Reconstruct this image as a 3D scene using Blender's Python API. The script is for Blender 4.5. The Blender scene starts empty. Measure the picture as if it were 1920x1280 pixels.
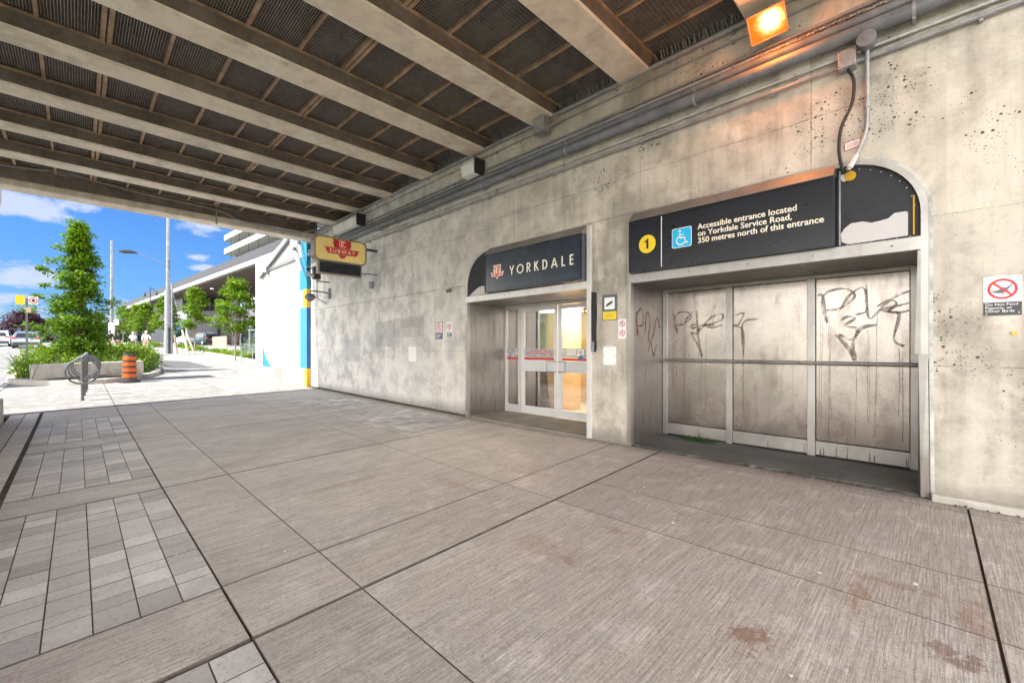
import bpy, bmesh, math, random
from mathutils import Vector, Matrix
from mathutils.geometry import tessellate_polygon
R = math.radians
rnd = random.Random(7)
scene = bpy.context.scene
col = scene.collection

# ------------------------------------------------------------------ camera
cd = bpy.data.cameras.new('camera'); cam = bpy.data.objects.new('camera', cd); col.objects.link(cam)
cam.location = (0, 0, 1.3); cam.rotation_euler = (R(90), 0, R(45))
cd.sensor_width = 36; cd.lens = 36 * 815 / 1920; cd.shift_y = 13 / 1920
cd.clip_start = 0.05; cd.clip_end = 5000
scene.camera = cam
# ------------------------------------------------------------------ view
vs = scene.view_settings
vs.view_transform = 'Standard'; vs.look = 'None'; vs.gamma = 1; vs.use_curve_mapping = False
vs.exposure = 2.65
# ------------------------------------------------------------------ node helper
class NT:
    def __init__(s, tree):
        s.t = tree; s.t.nodes.clear()
    def n(s, typ, ins=None, **kw):
        nd = s.t.nodes.new(typ)
        for k, v in kw.items(): setattr(nd, k, v)
        for k, v in (ins or {}).items():
            i = nd.inputs[k]
            if isinstance(v, bpy.types.NodeSocket): s.t.links.new(v, i)
            else: i.default_value = v
        return nd
    def m(s, op, a, b=0.0, c=0.0, clamp=False):
        nd = s.t.nodes.new('ShaderNodeMath'); nd.operation = op; nd.use_clamp = clamp
        for i, v in enumerate((a, b, c)):
            if isinstance(v, bpy.types.NodeSocket): s.t.links.new(v, nd.inputs[i])
            else: nd.inputs[i].default_value = v
        return nd.outputs[0]
    def ramp(s, f, a, b):
        nd = s.t.nodes.new('ShaderNodeMapRange'); nd.interpolation_type = 'SMOOTHSTEP'
        s.t.links.new(f, nd.inputs[0]); nd.inputs[1].default_value = a; nd.inputs[2].default_value = b
        return nd.outputs[0]
    def mix(s, f, a, b, mode='MIX'):
        nd = s.t.nodes.new('ShaderNodeMix'); nd.data_type = 'RGBA'; nd.blend_type = mode
        for i, v in ((0, f), (6, a), (7, b)):
            if isinstance(v, bpy.types.NodeSocket): s.t.links.new(v, nd.inputs[i])
            elif i == 0: nd.inputs[0].default_value = v
            else: nd.inputs[i].default_value = (v[0], v[1], v[2], 1)
        return nd.outputs[2]
    def noise(s, vec, scale, detail=4, rough=0.55, dist=0):
        return s.n('ShaderNodeTexNoise', {'Vector': vec, 'Scale': scale, 'Detail': detail, 'Roughness': rough, 'Distortion': dist}).outputs[0]
    def map(s, vec, sc=(1, 1, 1), loc=(0, 0, 0), rot=(0, 0, 0)):
        return s.n('ShaderNodeMapping', {'Vector': vec, 'Scale': sc, 'Location': loc, 'Rotation': rot}).outputs[0]
# ------------------------------------------------------------------ sun direction, world
SUN_DIR = Vector((-0.14, -0.80, 1.02)).normalized()
sun_el = math.asin(SUN_DIR.z)
w = bpy.data.worlds.new('World'); scene.world = w; w.use_nodes = True
N = NT(w.node_tree)
sky = N.n('ShaderNodeTexSky', sky_type='NISHITA', sun_disc=False, sun_elevation=sun_el,
          sun_rotation=math.atan2(SUN_DIR.x, SUN_DIR.y), air_density=1.0, dust_density=0.6, ozone_density=2.0)
tc = N.n('ShaderNodeTexCoord').outputs['Generated']
sep = N.n('ShaderNodeSeparateXYZ', {0: tc})
dx, dy, dz = sep.outputs
skycol = N.mix(1.0, sky.outputs[0], (0.145, 0.29, 0.50), 'MULTIPLY')
pale = N.m('POWER', N.m('SUBTRACT', 1.0, N.m('ABSOLUTE', dz)), 9.0, clamp=True)
skycol = N.mix(N.m('MULTIPLY', pale, 0.55), skycol, (0.66, 1.08, 1.9))
# clouds at fixed directions of the sky, broken up by noise
nz = N.noise(N.map(tc, (1, 1, 2.1)), 9.0, 8, 0.62, 0.3)
hor = N.m('SQRT', N.m('ADD', N.m('MULTIPLY', dx, dx), N.m('MULTIPLY', dy, dy)))
el = N.m('DIVIDE', dz, hor)
az = N.m('DIVIDE', dy, N.m('MAXIMUM', N.m('MULTIPLY', dx, -1.0), 0.05))
cl = None
def cdir(px, py):
    u = (px - 960) / 815; v = (653 - py) / 815
    return (1 + u) / (1 - u), v / math.sqrt(1 + u * u)
for px, py, wx, wy, a in ((85, 375, .10, .030, .75), (25, 515, .055, .020, .8), (12, 560, .045, .014, .7), (385, 428, .07, .016, .7),
                          (372, 482, .018, .007, .55), (380, 502, .028, .005, .3), (135, 405, .02, .008, .6), (0, 600, .12, .035, .75), (170, 600, .12, .03, .45)):
    ca, ce = cdir(px, py)
    d1 = N.m('DIVIDE', N.m('SUBTRACT', az, ca), wx); d2 = N.m('DIVIDE', N.m('SUBTRACT', el, ce), wy)
    g_ = N.m('MULTIPLY', N.m('SUBTRACT', 1.0, N.m('ADD', N.m('MULTIPLY', d1, d1), N.m('MULTIPLY', d2, d2))), a)
    g_ = N.m('MAXIMUM', g_, -1.5)
    cl = g_ if cl is None else N.m('MAXIMUM', cl, g_)
big = N.ramp(N.noise(N.map(tc, (1, 1, 2.5)), 2.2, 6, 0.6), 0.58, 0.75)
front = N.m('LESS_THAN', dx, -0.4)
cf = N.ramp(N.m('ADD', cl, N.m('MULTIPLY', N.m('SUBTRACT', nz, 0.5), 6.0)), 0.05, 0.95)
cf = N.m('MULTIPLY', cf, N.m('GREATER_THAN', cl, -1.45))
cf = N.m('MAXIMUM', N.m('MULTIPLY', cf, front), N.m('MULTIPLY', N.m('MULTIPLY', big, N.m('SUBTRACT', 1.0, front)), N.m('GREATER_THAN', dz, 0.02)))
skycol = N.mix(N.m('MULTIPLY', cf, 0.85), skycol, (2.0, 2.2, 2.65))
# unseen bright sky bank, added behind and beside the camera to light the underpass
sd = N.m('ADD', N.m('MULTIPLY', dx, SUN_DIR.x), N.m('ADD', N.m('MULTIPLY', dy, SUN_DIR.y), N.m('MULTIPLY', dz, SUN_DIR.z)))
backm = N.m('MAXIMUM', N.ramp(N.m('ADD', dx, N.m('MULTIPLY', N.m('SUBTRACT', nz, 0.5), 0.5)), -0.35, 0.25), N.ramp(N.m('ADD', N.m('MULTIPLY', dy, -1.0), N.m('MULTIPLY', N.m('SUBTRACT', nz, 0.5), 0.5)), 0.25, 0.6))
bank = N.mix(N.ramp(nz, 0.35, 0.65), (14.5, 14.2, 13.8), (22, 21.2, 20.2))
bank = N.mix(N.m('MULTIPLY', N.ramp(sd, 0.6, 1.0), 0.8), bank, (30, 28.5, 26))
lowband = N.m('SUBTRACT', 1.0, N.ramp(dz, 0.30, 0.62))
bank = N.mix(lowband, (2.6, 2.9, 3.6), bank)
skycol = N.mix(backm, skycol, bank)
bg = N.n('ShaderNodeBackground', {'Color': skycol, 'Strength': 0.06})
N.n('ShaderNodeOutputWorld', {'Surface': bg.outputs[0]})
sl = bpy.data.lights.new('sun', 'SUN'); sl.energy = 2.1; sl.angle = R(0.5); sl.color = (1, 0.96, 0.90)
so = bpy.data.objects.new('sun', sl); col.objects.link(so)
so.rotation_euler = SUN_DIR.to_track_quat('Z', 'Y').to_euler()

# ------------------------------------------------------------------ materials
MATS = {}
def newmat(name):
    m = bpy.data.materials.new(name); m.use_nodes = True; MATS[name] = m
    return m, NT(m.node_tree)
def finish(N, colr, rough=0.8, metal=0.0, bump=None, bstr=0.3, bdist=0.01, spec=None, extra=None):
    ins = {'Base Color': colr if isinstance(colr, bpy.types.NodeSocket) else (*colr, 1), 'Roughness': rough, 'Metallic': metal}
    if spec is not None: ins['Specular IOR Level'] = spec
    if extra: ins.update(extra)
    if bump is not None:
        ins['Normal'] = N.n('ShaderNodeBump', {'Height': bump, 'Strength': bstr, 'Distance': bdist}).outputs[0]
    p = N.n('ShaderNodeBsdfPrincipled', ins)
    N.n('ShaderNodeOutputMaterial', {'Surface': p.outputs[0]})
    return p
def simple(name, c, rough=0.6, metal=0.0, var=0.12, sc=6.0, bump=0.1, spec=None):
    m, N = newmat(name)
    tc = N.n('ShaderNodeTexCoord').outputs['Object']
    n1 = N.noise(tc, sc, 5, 0.6); n2 = N.noise(tc, sc * 9, 3, 0.6)
    f = N.m('ADD', N.m('MULTIPLY', n1, 0.7), N.m('MULTIPLY', n2, 0.3))
    f = N.ramp(f, 0.3, 0.7)
    cc = N.mix(f, tuple(x * (1 - var) for x in c), tuple(min(1, x * (1 + var)) for x in c))
    finish(N, cc, N.m('ADD', rough - 0.08, N.m('MULTIPLY', n1, 0.16)), metal, n2, bump, 0.004, spec)
    return m
def emis(name, c, st):
    m, N = newmat(name)
    e = N.n('ShaderNodeEmission', {'Color': (*c, 1), 'Strength': st})
    N.n('ShaderNodeOutputMaterial', {'Surface': e.outputs[0]})
    return m

def concrete_wall(name, light, dark, seams_h=(), seams_v=(), holes=1.0, patches=False):
    m, N = newmat(name)
    tc = N.n('ShaderNodeTexCoord').outputs['Object']
    s = N.n('ShaderNodeSeparateXYZ', {0: tc}); X, Y, Z = s.outputs
    big = N.noise(tc, 0.55, 5, 0.6, 0.2); mid = N.noise(tc, 2.6, 7, 0.62, 0.2); fine = N.noise(tc, 38, 4, 0.6)
    streak = N.noise(N.map(tc, (3.0, 3.0, 0.22)), 2.2, 5, 0.6)
    f = N.m('ADD', N.m('ADD', N.m('MULTIPLY', big, 0.35), N.m('MULTIPLY', mid, 0.35)), N.m('ADD', N.m('MULTIPLY', streak, 0.2), N.m('MULTIPLY', fine, 0.10)))
    c = N.mix(N.ramp(f, 0.39, 0.57), dark, light)
    c = N.mix(N.m('MULTIPLY', N.ramp(fine, 0.5, 0.75), 0.25), c, tuple(x * 0.6 for x in dark))
    c = N.mix(N.m('MULTIPLY', N.ramp(N.noise(tc, 1.1, 6, 0.7, 0.5), 0.52, 0.70), 0.50), c, tuple(x * 0.62 for x in dark))
    c = N.mix(N.m('MULTIPLY', N.ramp(N.noise(N.map(tc, (1, 1, 1), (7, 3, 2)), 1.6, 6, 0.7, 0.3), 0.52, 0.66), 0.5), c, tuple(min(.85, x * 1.28) for x in light))
    pz = N.m('SUBTRACT', 1.0, N.ramp(N.m('ADD', X, N.m('MULTIPLY', N.m('SUBTRACT', mid, 0.5), 5.0)), -10.5, -3.5))  # paler to the left: whitewash, with daylight from outside put into the colour
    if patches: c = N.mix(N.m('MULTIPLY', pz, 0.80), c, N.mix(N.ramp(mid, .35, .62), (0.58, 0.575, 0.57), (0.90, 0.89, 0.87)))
    # form panels of slightly different pour, water streaks
    cell = N.n('ShaderNodeCombineXYZ', {0: N.m('FLOOR', N.m('DIVIDE', X, 2.42)), 1: 0.0, 2: N.m('FLOOR', N.m('DIVIDE', Z, 1.22))}).outputs[0]
    wn = N.n('ShaderNodeTexWhiteNoise', {0: cell}).outputs[0]
    k_ = N.m('ADD', 0.88, N.m('MULTIPLY', wn, 0.2)) if patches else 1.0
    if patches: c = N.mix(1.0, c, N.n('ShaderNodeCombineColor', {0: k_, 1: k_, 2: k_}).outputs[0], 'MULTIPLY')
    run = N.m('MULTIPLY', N.ramp(N.noise(N.map(tc, (2.6, 2.6, 0.16)), 2.0, 5, 0.65), 0.54, 0.72), N.ramp(N.noise(tc, 0.8, 3, 0.6), 0.4, 0.6))
    c = N.mix(N.m('MULTIPLY', run, 0.35), c, (0.20, 0.185, 0.16))
    # bug holes
    v1 = N.n('ShaderNodeTexVoronoi', {'Vector': tc, 'Scale': 21.0, 'Randomness': 1.0}).outputs[0]
    dens = N.ramp(N.noise(N.map(tc, (1, 1, 1), (3, 9, 1)), 1.1, 5, 0.7), 0.47, 0.62)
    sz = N.noise(tc, 9.0, 2, 0.5)
    h1 = N.m('LESS_THAN', v1, N.m('MULTIPLY', N.m('MULTIPLY', N.m('ADD', dens, 0.03), N.ramp(sz, .30, .60)), 0.26 * holes))
    v2 = N.n('ShaderNodeTexVoronoi', {'Vector': N.map(tc, (1, 1, 1), (5, 5, 5)), 'Scale': 34.0}).outputs[0]
    h2 = N.m('LESS_THAN', v2, N.m('MULTIPLY', dens, 0.22 * holes))
    hole = N.m('MAXIMUM', h1, N.m('MULTIPLY', h2, 0.8))
    # form seams
    wob = N.m('MULTIPLY', N.m('SUBTRACT', N.noise(tc, 1.7, 5, 0.7), 0.5), 0.06)
    wob2 = N.m('MULTIPLY', N.m('SUBTRACT', N.noise(tc, 14, 4, 0.7), 0.5), 0.03)
    wob = N.m('ADD', wob, wob2)
    seam = None; brk = N.ramp(N.noise(tc, 3.2, 5, 0.7), 0.38, 0.55)
    for (z, x0, x1, wd) in seams_h:
        l = N.m('LESS_THAN', N.m('ABSOLUTE', N.m('SUBTRACT', N.m('ADD', Z, wob), z)), wd)
        l = N.m('MULTIPLY', N.m('MULTIPLY', l, N.m('GREATER_THAN', X, x0)), N.m('LESS_THAN', X, x1))
        seam = l if seam is None else N.m('MAXIMUM', seam, l)
    for (x, z0, z1, wd) in seams_v:
        l = N.m('LESS_THAN', N.m('ABSOLUTE', N.m('SUBTRACT', N.m('ADD', X, N.m('MULTIPLY', wob, 0.3)), x)), wd)
        l = N.m('MULTIPLY', N.m('MULTIPLY', l, N.m('GREATER_THAN', Z, z0)), N.m('LESS_THAN', Z, z1))
        seam = l if seam is None else N.m('MAXIMUM', seam, l)
    if seam is not None:
        seam = N.m('MULTIPLY', seam, N.m('ADD', 0.25, N.m('MULTIPLY', brk, 0.75)))
        c = N.mix(N.m('MULTIPLY', seam, 0.55), c, tuple(x * 0.35 for x in dark))
    if patches:   # repainted rectangles over old graffiti, plus a darker foot of the wall
        pw = N.m('MULTIPLY', N.m('SUBTRACT', N.noise(tc, 6, 4, 0.6), 0.5), 0.12)
        for (x0, x1, z0, z1, cc, a) in patches:
            r_ = None
            for (sck, op, val) in ((X, 'GREATER_THAN', x0), (X, 'LESS_THAN', x1), (Z, 'GREATER_THAN', z0), (Z, 'LESS_THAN', z1)):
                q = N.m(op, N.m('ADD', sck, pw), val)
                r_ = q if r_ is None else N.m('MULTIPLY', r_, q)
            c = N.mix(N.m('MULTIPLY', r_, a), c, cc)
        foot = N.m('MULTIPLY', N.m('SUBTRACT', 1.0, N.ramp(N.m('ADD', Z, N.m('MULTIPLY', mid, -0.35)), -0.15, 0.12)), 0.55)
        c = N.mix(foot, c, (0.11, 0.10, 0.085))
    c = N.mix(N.m('MULTIPLY', hole, 0.9), c, (0.05, 0.045, 0.04))
    hgt = N.m('SUBTRACT', N.m('ADD', N.m('MULTIPLY', fine, 0.25), N.m('MULTIPLY', mid, 0.5)), N.m('MULTIPLY', hole, 0.8))
    if seam is not None: hgt = N.m('SUBTRACT', hgt, N.m('MULTIPLY', seam, 0.6))
    finish(N, c, 0.86, 0, hgt, 0.5, 0.012, 0.3)
    return m
BEIGE = (0.60, 0.55, 0.475)
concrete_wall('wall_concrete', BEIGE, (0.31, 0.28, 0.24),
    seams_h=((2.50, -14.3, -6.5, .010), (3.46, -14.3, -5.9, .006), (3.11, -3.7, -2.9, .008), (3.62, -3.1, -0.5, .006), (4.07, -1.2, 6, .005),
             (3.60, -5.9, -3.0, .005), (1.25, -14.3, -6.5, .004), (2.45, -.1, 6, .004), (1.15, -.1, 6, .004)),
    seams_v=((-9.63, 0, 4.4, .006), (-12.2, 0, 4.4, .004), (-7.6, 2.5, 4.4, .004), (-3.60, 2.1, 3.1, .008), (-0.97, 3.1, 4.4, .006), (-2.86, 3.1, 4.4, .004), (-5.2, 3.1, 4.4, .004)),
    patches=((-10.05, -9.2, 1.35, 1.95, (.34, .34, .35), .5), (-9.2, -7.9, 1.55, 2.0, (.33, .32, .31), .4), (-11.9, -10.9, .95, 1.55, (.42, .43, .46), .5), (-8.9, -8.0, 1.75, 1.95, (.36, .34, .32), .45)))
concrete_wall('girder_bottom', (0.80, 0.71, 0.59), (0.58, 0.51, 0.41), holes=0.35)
concrete_wall('kerb_concrete', (0.50, 0.47, 0.42), (0.30, 0.27, 0.23), holes=0.5)
concrete_wall('pier_concrete', (0.42, 0.40, 0.36), (0.24, 0.23, 0.21), holes=0.5)
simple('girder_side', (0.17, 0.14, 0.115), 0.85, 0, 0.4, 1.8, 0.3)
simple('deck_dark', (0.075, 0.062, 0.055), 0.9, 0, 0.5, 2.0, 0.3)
simple('steel_rust', (0.34, 0.235, 0.155), 0.7, 0.0, 0.45, 5.0, 0.3)
simple('wire', (0.30, 0.27, 0.24), 0.6, 0.0, 0.3, 8.0, 0.1)

def sidewalk(name, gx=1.0, broom=True, stains=True, base=(0.45, 0.385, 0.335), cool=(0.80, 0.765, 0.725)):
    m, N = newmat(name)
    tc = N.n('ShaderNodeTexCoord').outputs['Object']
    s = N.n('ShaderNodeSeparateXYZ', {0: tc}); X, Y, Z = s.outputs
    big = N.noise(tc, 0.7, 5, 0.6, 0.3); mid = N.noise(tc, 3.5, 6, 0.65); fine = N.noise(tc, 60, 5, 0.8)
    st1 = N.noise(N.map(tc, (1, 0.012, 1), rot=(0, 0, R(1.2))), 95.0, 4, 0.85)
    st2 = N.noise(N.map(tc, (1, 0.22, 1)), 2.6, 6, 0.7, 0.2)
    tint = N.n('ShaderNodeAttribute', attribute_name='tint').outputs['Fac']
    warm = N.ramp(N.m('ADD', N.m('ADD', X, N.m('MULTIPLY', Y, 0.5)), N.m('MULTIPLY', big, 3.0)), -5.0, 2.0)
    c = N.mix(warm, cool, base)  # pinkish to the right; roadside daylight put into the paler left tone
    c = N.mix(N.m('MULTIPLY', N.ramp(big, 0.35, 0.7), 0.40), c, tuple(x * 0.62 for x in cool))
    c = N.mix(N.m('MULTIPLY', N.ramp(st2, 0.42, 0.66), 0.42), c, tuple(x * 0.55 for x in cool))
    c = N.mix(N.m('MULTIPLY', N.ramp(mid, 0.50, 0.66), 0.42), c, (0.76, 0.72, 0.68))
    st3 = N.noise(N.map(tc, (1, 0.02, 1), rot=(0, 0, R(1.2))), 22.0, 4, 0.8)
    if broom: c = N.mix(N.m('MULTIPLY', N.ramp(st3, 0.52, 0.70), 0.20), c, tuple(x * 0.45 for x in base))
    if broom: c = N.mix(N.m('MULTIPLY', N.ramp(st1, 0.44, 0.60), 0.60), c, tuple(x * 0.50 for x in base))
    c = N.mix(N.m('MULTIPLY', N.ramp(fine, 0.50, 0.66), 0.45), c, (0.72, 0.69, 0.66))
    c = N.mix(N.m('MULTIPLY', N.ramp(N.noise(tc, 45, 4, 0.8), 0.54, 0.64), 0.5), c, tuple(x * 0.42 for x in base))
    c = N.mix(1.0, c, N.n('ShaderNodeCombineColor', {0: tint, 1: tint, 2: tint}).outputs[0], 'MULTIPLY')
    sp = N.m('LESS_THAN', N.n('ShaderNodeTexVoronoi', {'Vector': tc, 'Scale': 5.5}).outputs[0], 0.018)
    c = N.mix(sp, c, (0.05, 0.045, 0.04))
    gum = N.m('LESS_THAN', N.n('ShaderNodeTexVoronoi', {'Vector': N.map(tc, (1, 1, 1), (2.2, 4.1, 0)), 'Scale': 1.9}).outputs[0], N.m('MULTIPLY', big, 0.05))
    c = N.mix(N.m('MULTIPLY', gum, 0.45), c, (0.13, 0.12, 0.11))
    crk = N.m('MULTIPLY', 0.0 if not broom else 1.0, N.m('LESS_THAN', N.m('ABSOLUTE', N.m('SUBTRACT', N.noise(tc, 0.35, 5, 0.45, 0.0), 0.5)), 0.0009))
    crk = N.m('MULTIPLY', crk, N.ramp(N.noise(tc, 0.6, 2, 0.5), 0.5, 0.55))
    c = N.mix(N.m('MULTIPLY', crk, 0.0), c, (0.07, 0.06, 0.05))
    blot = N.m('MULTIPLY', N.ramp(N.noise(N.map(tc, (1, 1, 1), (4, 8, 1)), 1.7, 6, 0.75, 0.6), 0.53, 0.66), 0.42)
    c = N.mix(blot, c, tuple(x * 0.45 for x in cool))
    if stains:
        for (sx, sy, rx, ry, a, cc) in ((-1.71, 2.28, .10, .06, .35, (.27, .13, .06)), (-1.78, 2.88, .08, .05, .4, (.27, .13, .07)), (-0.67, 2.30, .08, .11, .6, (.21, .10, .04)),
                          (-0.21, 3.35, .22, .035, .38, (.25, .12, .06)), (0.02, 2.80, .09, .09, .5, (.15, .055, .045)), (-0.35, 3.05, .05, .22, .4, (.27, .12, .05)), (.1, 3.2, .06, .2, .35, (.25, .10, .05)),
                          (-3.5, 2.7, .5, .08, .25, (.30, .17, .11)), (-4.4, 1.9, .05, .6, .28, (.22, .14, .11)), (-3.3, 3.5, .3, .12, .22, (.33, .17, .12)), (-2.0, 2.3, .3, .15, .2, (.35, .17, .1))):
            a1 = N.m('DIVIDE', N.m('SUBTRACT', X, sx), rx); a2 = N.m('DIVIDE', N.m('SUBTRACT', Y, sy), ry)
            q = N.m('ADD', N.m('MULTIPLY', a1, a1), N.m('MULTIPLY', a2, a2))
            q = N.m('ADD', q, N.m('MULTIPLY', N.m('SUBTRACT', N.noise(tc, 14, 5, 0.75), 0.5), 9.0))
            c = N.mix(N.m('MULTIPLY', N.m('SUBTRACT', 1.0, N.ramp(q, 0.2, 1.2)), a), c, cc)
        # darker towards the wall
        gr = N.m('MULTIPLY', N.ramp(N.m('ADD', Y, N.m('MULTIPLY', mid, 0.5)), 5.15, 5.55), 0.6)
        c = N.mix(gr, c, (0.10, 0.09, 0.08))
    h = N.m('ADD', N.m('MULTIPLY', fine, 0.35), N.m('MULTIPLY', mid, 0.4))
    if broom: h = N.m('SUBTRACT', h, N.m('MULTIPLY', N.ramp(st1, 0.40, 0.64), 0.9))
    finish(N, c, N.m('ADD', 0.72, N.m('MULTIPLY', mid, 0.15)), 0, h, 0.6, 0.006, 0.35)
    return m
sidewalk('sidewalk_broom')
sidewalk('sidewalk_outside', broom=True, stains=False, base=(0.27, 0.262, 0.25), cool=(0.27, 0.262, 0.25))
sidewalk('paver_stone', broom=False, stains=False, base=(0.58, 0.57, 0.56), cool=(0.66, 0.65, 0.645))
simple('joint_dirt', (0.13, 0.11, 0.09), 0.95, 0, 0.4, 9, 0.5)
simple('asphalt', (0.17, 0.168, 0.166), 0.9, 0, 0.2, 1.2, 0.4)
simple('dark_patch', (0.09, 0.088, 0.088), 0.9, 0, 0.2, 3, 0.4)
simple('grass', (0.10, 0.12, 0.045), 0.95, 0, 0.5, 3, 0.6)
simple('soil', (0.08, 0.065, 0.05), 0.95, 0, 0.4, 5, 0.5)
simple('damp_floor', (0.085, 0.085, 0.08), 0.55, 0, 0.55, 2.5, 0.5)
simple('entry_floor', (0.25, 0.225, 0.19), 0.7, 0, 0.3, 3.0, 0.3)
simple('white_paint', (0.82, 0.82, 0.81), 0.5, 0, 0.10, 3.0, 0.15)
simple('chipped_paint', (0.50, 0.485, 0.46), 0.6, 0, 0.35, 7.0, 0.5)
simple('lane_paint', (0.75, 0.75, 0.73), 0.7, 0, 0.10, 6.0, 0.15)
simple('mural_white', (0.37, 0.365, 0.36), 0.7, 0, 0.05, 1.0, 0.1)
simple('mural_teal', (0.008, 0.20, 0.32), 0.6, 0, 0.08, 3.0, 0.1)
simple('mural_light_blue', (0.03, 0.22, 0.46), 0.6, 0, 0.08, 3.0, 0.1)
simple('mural_blue', (0.008, 0.07, 0.26), 0.6, 0, 0.08, 3.0, 0.1)
simple('mural_yellow', (0.55, 0.30, 0.01), 0.6, 0, 0.08, 3.0, 0.1)
simple('mural_pink', (0.40, 0.22, 0.19), 0.6, 0, 0.08, 3.0, 0.1)
simple('galvanised', (0.34, 0.345, 0.36), 0.45, 0.35, 0.25, 7.0, 0.15)
simple('pipe_grey', (0.19, 0.20, 0.22), 0.5, 0.1, 0.3, 5.0, 0.2)
simple('rack_grey', (0.10, 0.105, 0.115), 0.5, 0.2, 0.3, 5.0, 0.2)
simple('pipe_light', (0.55, 0.55, 0.55), 0.5, 0.2, 0.2, 5.0, 0.2)
simple('black_rubber', (0.018, 0.018, 0.02), 0.6, 0, 0.2, 8.0, 0.2)
simple('dark_metal', (0.045, 0.045, 0.05), 0.45, 0.2, 0.3, 8.0, 0.1)
simple('sign_black', (0.012, 0.013, 0.020), 0.28, 0, 0.1, 1.0, 0.0)
simple('sign_blue_black', (0.030, 0.042, 0.060), 0.22, 0, 0.35, 1.2, 0.0)
simple('film_black', (0.016, 0.017, 0.022), 0.6, 0, 0.4, 12.0, 0.15)
simple('film_torn', (0.56, 0.53, 0.53), 0.6, 0, 0.05, 2.0, 0.05)
simple('sign_white', (0.80, 0.80, 0.80), 0.45, 0, 0.04, 5.0, 0.02)
simple('cream_letter', (0.86, 0.80, 0.66), 0.5, 0, 0.03, 5.0, 0.0)
simple('sign_red', (0.60, 0.012, 0.03), 0.4, 0, 0.05, 5.0, 0.0)
simple('logo_red', (0.66, 0.13, 0.10), 0.4, 0, 0.10, 5.0, 0.0)
simple('logo_maroon', (0.24, 0.006, 0.012), 0.5, 0, 0.10, 5.0, 0.0)
simple('sign_yellow', (0.82, 0.58, 0.02), 0.45, 0, 0.05, 5.0, 0.0)
simple('sign_cyan', (0.01, 0.44, 0.78), 0.4, 0, 0.04, 5.0, 0.0)
simple('sign_slate', (0.10, 0.12, 0.15), 0.4, 0, 0.1, 5.0, 0.0)
simple('lightbox_face', (0.86, 0.66, 0.24), 0.4, 0, 0.10, 1.4, 0.02)
simple('logo_gold', (0.66, 0.42, 0.06), 0.4, 0, 0.10, 5.0, 0.0)
simple('bronze_frame', (0.26, 0.215, 0.165), 0.4, 0.4, 0.2, 5.0, 0.05)
simple('tan_plaster', (0.42, 0.27, 0.13), 0.8, 0, 0.12, 1.5, 0.1)
simple('orange_plastic', (0.50, 0.085, 0.006), 0.45, 0, 0.12, 4.0, 0.05)
simple('reflective_black', (0.05, 0.04, 0.035), 0.4, 0, 0.3, 9.0, 0.05)
simple('bark', (0.12, 0.085, 0.06), 0.9, 0, 0.4, 14.0, 0.8)
simple('bark_grey', (0.24, 0.20, 0.17), 0.9, 0, 0.3, 14.0, 0.8)
simple('wood_pale', (0.50, 0.42, 0.28), 0.8, 0, 0.2, 9.0, 0.2)
simple('pole_grey', (0.20, 0.21, 0.23), 0.7, 0, 0.25, 3.0, 0.2)
simple('fascia_grey', (0.013, 0.0145, 0.018), 0.5, 0, 0.4, 0.6, 0.1)
simple('soffit_brown', (0.060, 0.034, 0.028), 0.7, 0, 0.1, 0.5, 0.1)
simple('panel_grey', (0.035, 0.038, 0.046), 0.5, 0, 0.12, 0.4, 0.1)
simple('panel_light', (0.20, 0.205, 0.225), 0.5, 0, 0.08, 0.6, 0.1)
simple('building_white', (0.34, 0.34, 0.335), 0.7, 0, 0.05, 0.3, 0.1)
simple('balcony_shade', (0.085, 0.105, 0.095), 0.8, 0, 0.1, 0.3, 0.1)
simple('wood_panel', (0.42, 0.27, 0.17), 0.7, 0, 0.2, 2, 0.1)
simple('car_silver', (0.22, 0.26, 0.31), 0.25, 0.5, 0.03, 1, 0.0)
simple('car_white', (0.78, 0.79, 0.80), 0.22, 0.0, 0.02, 1, 0.0)
simple('car_blue', (0.02, 0.05, 0.07), 0.22, 0.3, 0.02, 1, 0.0)
simple('car_glass', (0.02, 0.025, 0.03), 0.08, 0.0, 0.1, 1, 0.0)
simple('tail_red', (0.55, 0.02, 0.02), 0.2, 0.0, 0.1, 1, 0.0)
simple('skin', (0.52, 0.30, 0.21), 0.6, 0, 0.05, 8, 0.0)
simple('skin_dark', (0.22, 0.12, 0.08), 0.6, 0, 0.05, 8, 0.0)
simple('hair_dark', (0.02, 0.015, 0.012), 0.7, 0, 0.2, 30, 0.3)
simple('cloth_navy', (0.025, 0.035, 0.075), 0.9, 0, 0.2, 12, 0.3)
simple('cloth_black', (0.018, 0.018, 0.025), 0.9, 0, 0.2, 12, 0.3)
simple('cloth_khaki', (0.55, 0.42, 0.27), 0.9, 0, 0.12, 12, 0.3)
simple('cloth_maroon', (0.14, 0.05, 0.05), 0.9, 0, 0.2, 12, 0.3)
simple('cloth_white', (0.72, 0.69, 0.68), 0.9, 0, 0.06, 12, 0.3)
simple('cloth_teal', (0.03, 0.22, 0.36), 0.9, 0, 0.1, 12, 0.3)
simple('cloth_tan', (0.50, 0.36, 0.28), 0.9, 0, 0.1, 12, 0.3)
simple('rust_stain', (0.30, 0.12, 0.04), 0.8, 0, 0.3, 12, 0.0)
emis('lamp_core', (1.0, 0.70, 0.28), 1.6)
emis('lamp_glow', (1.0, 0.27, 0.02), 0.30)
emis('downlight', (1.0, 0.93, 0.8), 0.8)

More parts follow.
